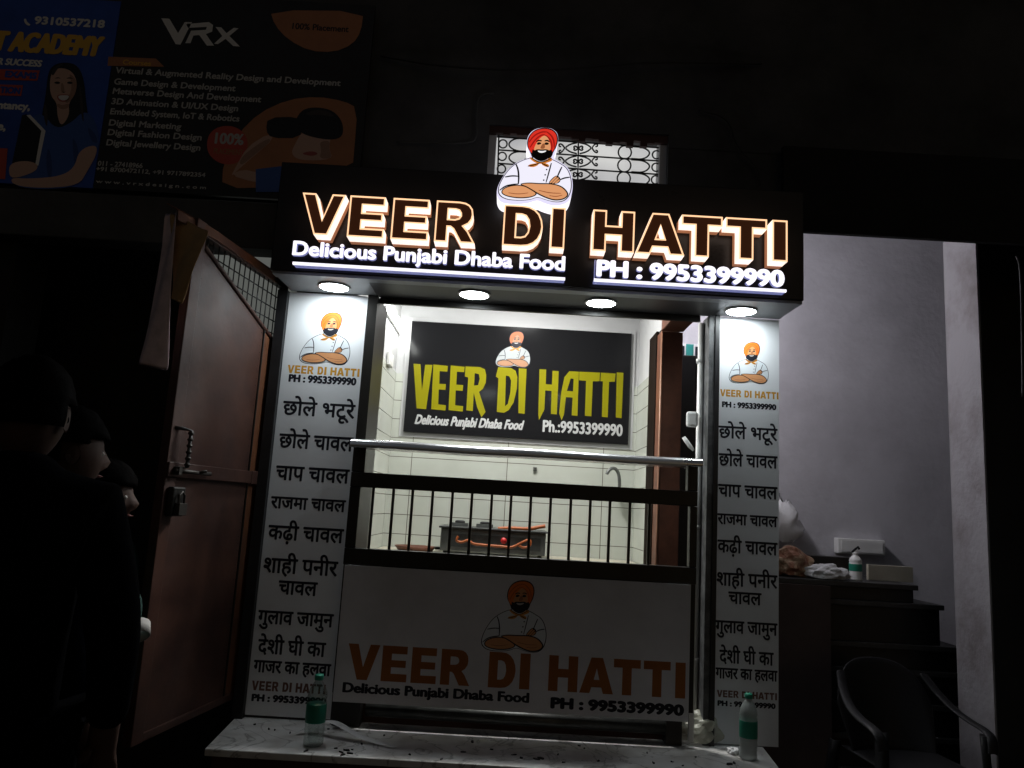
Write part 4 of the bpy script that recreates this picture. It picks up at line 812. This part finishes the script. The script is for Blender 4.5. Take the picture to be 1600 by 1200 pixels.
for q in ([(300, 560), (330, 620), (320, 720), (306, 660)], [(200, 600), (220, 680), (210, 770), (190, 690)], [(360, 520), (400, 560), (408, 600), (380, 590)]): patch(fig, fz(q), 'b_shirt_dark', 'fold', .0016)
for q in ([(222, 345), (240, 338), (254, 346), (240, 351)], [(276, 345), (292, 338), (306, 346), (292, 351)], [(224, 328), (240, 321), (256, 327), (240, 326)], [(274, 327), (290, 321), (308, 329), (292, 327)], [(258, 380), (266, 384), (274, 380), (266, 389)]): patch(fig, fz(q), 'b_hair', 'feature', .002, 1)
patch(fig, fz([(240, 400), (262, 396), (290, 398), (282, 414), (264, 420), (248, 414)]), 'b_white', 'smile', .002, 1)
patch(fig, fz([(330, 625), (400, 600), (405, 640), (360, 720), (330, 770), (200, 785), (60, 775), (40, 740), (120, 745), (250, 735), (310, 700)]), 'b_skin', 'arm', .0017)
patch(fig, fz([(92, 480), (110, 476), (180, 540), (150, 690), (50, 680)]), 'b_hair', 'book', .002, 0); patch(fig, fz([(110, 480), (126, 478), (190, 545), (160, 690), (146, 690), (172, 545)]), 'b_white', 'book_pages', .0024, 0)
patch(fig, fz([(40, 680), (110, 668), (160, 684), (150, 715), (60, 745), (36, 730)]), 'b_skin', 'hand', .0028)
# the black banner
lo = MB(); X = lambda l: [zpx(x / 2.667, y / 2.667, NT) for x, y in l]
for l in ([(672, 76), (706, 78), (742, 138), (770, 92), (800, 92), (752, 186), (732, 184)], [(776, 100), (870, 92), (888, 104), (884, 132), (858, 142), (892, 190), (862, 190), (830, 146), (806, 148), (794, 180), (772, 180), (796, 128), (858, 124), (862, 112), (784, 116)], [(898, 112), (922, 114), (944, 138), (974, 116), (994, 118), (956, 150), (1000, 194), (972, 192), (940, 162), (908, 184), (892, 182), (926, 150)]): lo.plate([X(l)], NT, NT, 'b_white')
lo.build('vrx_logo', vr)
patch(vr, fz([(452, 236), (650, 244), (684, 278), (448, 274)]), 'b_orange', 'orange_tab', 0, 0); word(vr, 'Courses', 192, 236, 98, 8, 'b_yellow', lift=.001, bold=(.001, .001))
for i, (s, x1, y) in enumerate([('Virtual & Augmented Reality Design and Development', 532, 121), ('Game Design & Development', 368, 134), ('Metaverse Design And Development', 408, 150), ('3D Animation & UI/UX Design', 372, 165), ('Embedded System, IoT & Robotics', 374, 181), ('Digital Marketing', 283, 196), ('Digital Fashion Design', 315, 212), ('Digital Jewellery Design', 313, 228)]):
    word(vr, s, 180 - i * 2, x1, y, 13, 'b_grey', 'course_line', bold=(.0014, .0014), shear=.06)
word(vr, '011 - 27418966', 153, 223, 257, 8, 'b_grey', bold=(.001, .001)); word(vr, '+91 8700472112, +91 9717892354', 150, 321, 269, 8, 'b_grey', bold=(.001, .001)); word(vr, 'w w w . v r x d e s i g n . c o m', 150, 322, 289, 7, 'b_grey', bold=(.001, .001))
patch(vr, fz([(1125, 42), (1515, 46), (1505, 130), (1470, 185), (1390, 218), (1290, 212), (1200, 165), (1145, 105)]), 'b_orange', 'orange_badge', 0, 1); word(vr, '100% Placement', 457, 545, 43, 10, 'banner_black', lift=.001, bold=(.001, .001))
oa = patch(vr, fz([(925, 785), (930, 680), (990, 560), (1080, 470), (1200, 415), (1320, 402), (1430, 420), (1490, 450), (1475, 640), (1470, 690), (1180, 780)]), 'b_orange', 'orange_swoosh', .0003, 1)
patch(oa, fz([(860, 600), (875, 550), (920, 524), (980, 526), (1025, 560), (1035, 610), (1015, 660), (970, 688), (910, 680), (870, 645)]), 'b_red', 'round_badge', .0008); word(vr, '100%', 336, 381, 217, 18, 'b_grey', lift=.0015, bold=(.003, .002)); word(vr, 'PLACEMENT', 334, 380, 237, 9, 'b_orange', lift=.0015, bold=(.001, .001))
vm = patch(oa, fz([(1230, 500), (1260, 455), (1320, 445), (1390, 460), (1430, 510), (1430, 570), (1380, 585), (1290, 570), (1240, 545)]), 'b_hair', 'printed_gamer', .0012)
patch(vm, fz([(1260, 545), (1380, 560), (1370, 620), (1390, 665), (1250, 670), (1210, 640), (1235, 590)]), 'b_skin', 'face', .0010); patch(vm, fz([(1330, 590), (1376, 585), (1370, 620), (1386, 660), (1330, 662), (1340, 625)]), 'b_skin_dark', 'shade', .0013); patch(vm, fz([(1250, 640), (1300, 628), (1330, 640), (1300, 652)]), 'b_lip', 'mouth', .0014)
patch(vm, fz([(1260, 480), (1310, 456), (1370, 462), (1400, 490), (1340, 478)]), 'b_hair_light', 'hair_light', .0016); patch(vm, fz([(1000, 660), (1060, 610), (1120, 575), (1130, 590), (1060, 645), (1000, 695)]), 'b_skin_dark', 'shade', .0016)
patch(vm, fz([(1116, 490), (1240, 486), (1262, 520), (1250, 575), (1130, 575), (1108, 545)]), 'b_hair', 'headset', .0018, 1)
patch(vm, fz([(1030, 612), (1120, 555), (1140, 580), (1070, 640), (1000, 700), (960, 740), (985, 690)]), 'b_skin', 'arm', .0014, 1); patch(vm, fz([(960, 730), (1010, 705), (1080, 720), (1190, 690), (1190, 775), (1060, 760)]), 'b_skin', 'arm', .0016, 1); patch(vm, fz([(1066, 705), (1190, 690), (1190, 800), (1066, 800)]), 'b_shirt', 'sleeve', .002, 0)

# cables on the upper wall
def cable(lab, pts, r, m, Y=3.64): tag(MB().tube(smooth_line([tuple(at(x, y, Y - dy)) for x, y, dy in pts], 2), r, m, 6).build('cable'), lab, 'cable')
cable('thin sagging cable crossing the dark wall above the barred window', [(595, 88, .0), (700, 106, .05), (860, 112, .06), (1010, 96, .05), (1190, 100, .0)], .005, 'cable')
cable('grey cable hanging down the dark wall left of the barred window', [(772, 146, .0), (748, 148, .01), (744, 175, .01), (746, 215, .01), (735, 225, .01), (620, 222, .0)], .004, 'cable_grey')
cable('grey cable dropping down the wall right of the barred window', [(1092, 172, .0), (1140, 185, .01), (1150, 230, .01), (1185, 262, .01), (1188, 290, .0)], .004, 'cable')
cable('short pale cable on the wall far right', [(1588, 400, .03), (1594, 412, .03), (1597, 500, .03), (1598, 620, .03)], .005, 'cable', 3.6)

# ================================================================== SMALL THINGS ON THE PLINTH
c = at_z(489, 1165, PZ); bottle('water_bottle', 'clear water bottle with green label by the left pillar', 'bottle', Vector((c.x, c.y, PZ + .0005)), .272, .040, ('pet', 'green_cap'), 'water bottles on the plinth')
c = at_z(1169, 1186, PZ); b2 = bottle('water_bottle', 'frosted water bottle with green label by the right pillar', 'bottle', Vector((c.x, c.y, PZ + .0005)), .262, .037, ('pet_frost', 'green_cap'), 'water bottles on the plinth')
P = []
for i, (x, y, h) in enumerate([(463, 1146, .004), (485, 1133, .03), (505, 1127, .055), (523, 1127, .062), (540, 1137, .045), (560, 1150, .022), (585, 1158, .010), (605, 1164, .004), (619, 1168, .003)]):
    q = at_z(x, y, PZ + h); P.append([q + Vector((-.008, -.030 + .0012 * i, 0)), q + Vector((0, -.006, .006)), q + Vector((.008, .026 - .0016 * i, 0))])
o = MB(); o.grid(P, 'poly_white'); tag(o.build('paper_strip', solid=.002, subdiv=2), 'curled white strip behind the clear bottle on the marble', 'strip')
c = at_z(1092, 1160, PZ); crumple('polythene_bag', 'crumpled yellowish polythene bag against the right pillar', 'bag', (c.x, c.y, PZ + .001), .085, .05, .065, 'poly_clear', 11)
c = at_z(1146, 1178, PZ); crumple('paper_scrap', 'small crumpled white paper beside the frosted bottle', 'paper', (c.x, c.y, PZ + .001), .020, .018, .013, 'poly_white', 12)
rnd = random.Random(4)
for x, y, s in [(398, 1133, 1), (420, 1140, .8), (429, 1141, 1.1), (453, 1146, .8), (478, 1174, 1.2), (524, 1170, 1.2), (533, 1176, 1.7), (541, 1173, 1.4), (547, 1178, 1.8), (536, 1180, 1.2), (550, 1172, .9), (513, 1140, 1), (565, 1163, .9), (600, 1150, .7), (738, 1160, 1.1), (768, 1172, .8), (803, 1180, 1.3), (815, 1185, 1.0), (838, 1187, 1.6), (846, 1186, 1.3), (690, 1187, .8), (724, 1176, .9), (872, 1180, .8), (905, 1166, 1.2), (913, 1170, .7), (935, 1190, .8), (1021, 1193, 1.3), (1050, 1191, .9), (1067, 1197, .8), (1087, 1184, .7), (1140, 1195, 1.8), (1147, 1193, 1.2), (880, 1192, .9), (640, 1180, .8), (1011, 1177, .9)]:
    q = at_z(x, y, PZ); a = rnd.uniform(0, 3.1); l, wd = rnd.uniform(.007, .013) * s, rnd.uniform(.003, .006) * s
    o = MB(); pts = [(math.cos(t) * l * rnd.uniform(.6, 1.2), math.sin(t) * wd * rnd.uniform(.6, 1.2)) for t in [k * math.pi / 3 for k in range(6)]]
    v0 = [(q.x + u * math.cos(a) - v * math.sin(a), q.y + u * math.sin(a) + v * math.cos(a), PZ + .0006) for u, v in pts]; v1 = [(x_, y_, z_ + rnd.uniform(.002, .006)) for x_, y_, z_ in v0]
    o.add(v0 + v1, [tuple(range(6))[::-1], tuple(range(6, 12))] + [(i, (i + 1) % 6, 6 + (i + 1) % 6, 6 + i) for i in range(6)], 'black_wall'); tag(o.build('litter_scrap'), 'small dark scrap of litter lying on the marble plinth', 'litter', 'scraps of litter on the marble')

# ================================================================== PEOPLE in the dark on the left
def skin(name, J, E_, m, par, sub=2, root=0):
    me = bpy.data.meshes.new(name); me.from_pydata([j[0] for j in J], E_, []); o = bpy.data.objects.new(name, me); COL.objects.link(o)
    md = o.modifiers.new('k', 'SKIN'); md.use_smooth_shade = True
    for i, j in enumerate(J): r = j[1]; me.skin_vertices[0].data[i].radius = r if isinstance(r, tuple) else (r, r)
    me.skin_vertices[0].data[root].use_root = True
    sd = o.modifiers.new('s', 'SUBSURF'); sd.levels = sd.render_levels = sub
    dg = bpy.context.evaluated_depsgraph_get(); dg.update(); nm = bpy.data.meshes.new_from_object(o.evaluated_get(dg)); bpy.data.objects.remove(o)
    nm.materials.clear(); nm.materials.append(M[m]); nm.name = name
    for p in nm.polygons: p.use_smooth = True
    ob = bpy.data.objects.new(name, nm); COL.objects.link(ob); ob.parent = par; return ob
def person(loc, face, hgt, lab, jacket, trousers, arms, hem=None, hairlen=0.0, stripe=None):
    """local frame: faces -Y, feet at z=0; face is the turn about Z; hgt the standing height"""
    t = thing('person', lab, 'person', loc, None, face); k = hgt / 1.70
    V = lambda x, y, z: (x * k, y * k, z * k)
    # one continuous body: pelvis, spine, neck, arms with hands and fingers, legs
    J = [(V(0, 0, .92), .10 * k), (V(0, 0, 1.12), .09 * k), (V(0, 0, 1.32), .10 * k), (V(0, .01, 1.44), .06 * k), (V(0, -.005, 1.50), .055 * k)]
    E_ = [(0, 1), (1, 2), (2, 3), (3, 4)]
    def chain(st, pts):
        p = st
        for q, r in pts: J.append((V(*q), r * k)); E_.append((p, len(J) - 1)); p = len(J) - 1
        return p
    for s in (-1, 1):
        chain(0, [((s * .10, 0, .86), .095), ((s * .10, -.01, .50), .062), ((s * .10, .01, .10), .045), ((s * .10, -.03, .045), .042), ((s * .10, -.15, .03), .032)])
        el, wr = arms[0 if s < 0 else 1]
        w_ = chain(2, [((s * .17, 0, 1.38), .065), (el, .046), (wr, .032)])
        d = (Vector(wr) - Vector(el)).normalized(); sd_ = Vector((s, 0, 0)); sd_ = (sd_ - d * sd_.dot(d)).normalized(); pm = Vector(wr) + d * .07
        pw = chain(w_, [(tuple(pm), .027)])
        for f, ln in zip((-1.5, -.5, .5, 1.5), (.075, .088, .083, .066)):
            b0 = pm + sd_ * f * .017 + d * .02; cu = d.cross(sd_) * .02 * s; chain(pw, [(tuple(b0), .010), (tuple(b0 + d * ln * .5 + cu * .3), .009), (tuple(b0 + d * ln + cu), .007)])
        chain(w_, [(tuple(Vector(wr) + d * .035 - sd_ * .035), .010), (tuple(Vector(wr) + d * .075 - sd_ * .05), .009)])
    body = skin('body', J, E_, 'skin', t)
    # head with face, joined to the neck
    bm = bmesh.new(); bmesh.ops.create_uvsphere(bm, u_segments=28, v_segments=22, radius=1)
    for v in bm.verts:
        x, y, z = v.co; wd = .078 - .016 * max(0, -z) ** 1.4; dp = .098 - .012 * max(0, -z)
        X_, Y_, Z_ = x * wd, y * dp - .012 - .012 * max(0, -z), z * .118 + 1.60
        if y < -.5: Y_ += .010 * (1 - abs(x)) * (1 if abs(z) < .9 else 0)
        Y_ -= .030 * math.exp(-((X_ / .014) ** 2) - ((Z_ - 1.575) / .020) ** 2) * (y < 0)          # nose
        Y_ -= .012 * math.exp(-((X_ / .012) ** 2) - ((Z_ - 1.602) / .022) ** 2) * (y < 0)
        Y_ += .010 * math.exp(-(((abs(X_) - .031) / .014) ** 2) - ((Z_ - 1.605) / .012) ** 2) * (y < 0) # eye sockets
        Y_ -= .008 * math.exp(-((X_ / .022) ** 2) - ((Z_ - 1.538) / .010) ** 2) * (y < 0)          # lips
        Y_ -= .010 * math.exp(-((X_ / .025) ** 2) - ((Z_ - 1.500) / .014) ** 2) * (y < 0)          # chin
        v.co = Vector(V(X_, Y_, Z_))
    hm = MB(); hm.add([v.co.copy() for v in bm.verts], [[v.index for v in f.verts] for f in bm.faces], 'skin', True); bm.free()
    for s in (-1, 1): hm.grid([[V(s * (.076 + .010 * math.sin(a / 2)), .012 + .020 * math.cos(a) * r_, 1.595 + .032 * math.sin(a) * r_) for r_ in (.25, .8, 1.0, .95)] for a in [2 * math.pi * i / 14 for i in range(15)]], 'skin')
    hd = hm.build('head', t)
    for s in (-1, 1): o = MB(); o.lathe([(.002 * k, -.008 * k), (.0085 * k, 0), (.002 * k, .008 * k)], V(s * .031, -.0885, 1.605), 'eye_white', 10); o.build('eye', hd)
    o = MB(); o.lathe([(.003 * k, -.005 * k), (.018 * k, 0), (.003 * k, .005 * k)], V(0, -.0965, 1.538), 'lip', 12); o.build('mouth', hd)
    # hair: a cap over the skull
    bm = bmesh.new(); bmesh.ops.create_uvsphere(bm, u_segments=28, v_segments=22, radius=1); rr = random.Random(int(hgt * 100))
    for v in bm.verts:
        x, y, z = v.co; j_ = 1 + rr.uniform(-.03, .05)
        v.co = Vector(V(x * .089 * j_, y * .110 * j_ - .002, z * .125 * j_ + 1.612))
    bmesh.ops.delete(bm, geom=[v for v in bm.verts if (v.co.y < -.045 * k and v.co.z < 1.645 * k) or (v.co.z < (1.575 - hairlen) * k) or (abs(v.co.x) > .070 * k and v.co.z < 1.615 * k and v.co.y < .035 * k)], context='VERTS')
    bm.verts.index_update(); hr = MB(); hr.add([v.co.copy() for v in bm.verts], [[v.index for v in f.verts] for f in bm.faces], 'hair', True); bm.free(); hr.build('hair', t, solid=.012 * k)
    # jacket and trousers a little larger than the body
    JJ = [(V(0, 0, .80), .150 * k), (V(0, 0, .92), .165 * k), (V(0, 0, 1.12), .160 * k), (V(0, .0, 1.33), .165 * k), (V(0, .01, 1.47), .085 * k), (V(0, .01, 1.52), .075 * k)]; EE = [(0, 1), (1, 2), (2, 3), (3, 4), (4, 5)]
    for s in (-1, 1):
        el, wr = arms[0 if s < 0 else 1]; n_ = len(JJ); JJ += [(V(s * .175, 0, 1.385), .088 * k), (V(*el), .064 * k), (V(*tuple(Vector(el).lerp(Vector(wr), .93))), .048 * k)]; EE += [(3, n_), (n_, n_ + 1), (n_ + 1, n_ + 2)]
    jk = skin('jacket', JJ, EE, jacket, t)
    if hem: o = MB(); P = [[V((.185 + .003 * i) * math.cos(a), (.165 + .003 * i) * math.sin(a), 0.87 - .035 * i) for a in [2 * math.pi * q / 24 for q in range(25)]] for i in range(2)]; o.grid(P, hem); o.build('hem_band', jk, solid=.006)
    if stripe:
        el, wr = [Vector(V(*q)) for q in arms[0]]; d = (wr - el).normalized(); u = d.orthogonal().normalized(); w_ = d.cross(u); o = MB()
        o.grid([[el + d * (.0 + .045 * i) * k + (u * math.cos(a) + w_ * math.sin(a)) * .068 * k for a in [2 * math.pi * q / 18 for q in range(19)]] for i in range(2)], stripe); o.build('sleeve_band', jk, solid=.004)
    TT = [(V(0, 0, .93), .145 * k)]; ET = []
    for s in (-1, 1): n_ = len(TT); TT += [(V(s * .10, 0, .84), .112 * k), (V(s * .105, -.01, .50), .085 * k), (V(s * .105, .01, .09), .075 * k)]; ET += [(0, n_), (n_, n_ + 1), (n_ + 1, n_ + 2)]
    skin('trousers', TT, ET, trousers, t)
    for s in (-1, 1): skin('shoe', [(V(s * .105, .05, .045), .045 * k), (V(s * .105, -.06, .042), .044 * k), (V(s * .105, -.17, .035), .034 * k)], [(0, 1), (1, 2)], 'cloth_black', t, 1)
    return t
HANG = [((-.25, .03, 1.10), (-.25, -.05, .86)), ((.25, .03, 1.10), (.25, -.05, .86))]
FOLD = [((-.25, -.02, 1.12), (-.03, -.20, 1.10)), ((.25, -.02, 1.12), (.03, -.22, 1.14))]
person((-1.22, 1.95, GZ), R(200), 1.82, 'person in dark clothes seen from behind, nearest the camera at left edge', 'cloth_black', 'cloth_black', HANG)
person((-1.34, 2.35, GZ), R(140), 1.74, 'person in navy jacket between the two others, cheek faintly lit', 'cloth_navy', 'cloth_black', HANG)
person((-1.40, 2.72, GZ), R(96), 1.60, 'shorter person in profile by the brown door, green sleeve with white band', 'cloth_green', 'cloth_black', [((-.20, -.22, 1.14), (-.12, -.17, 1.30)), ((.25, .04, 1.10), (.24, .0, .86))], hem='cloth_white', stripe='cloth_white')
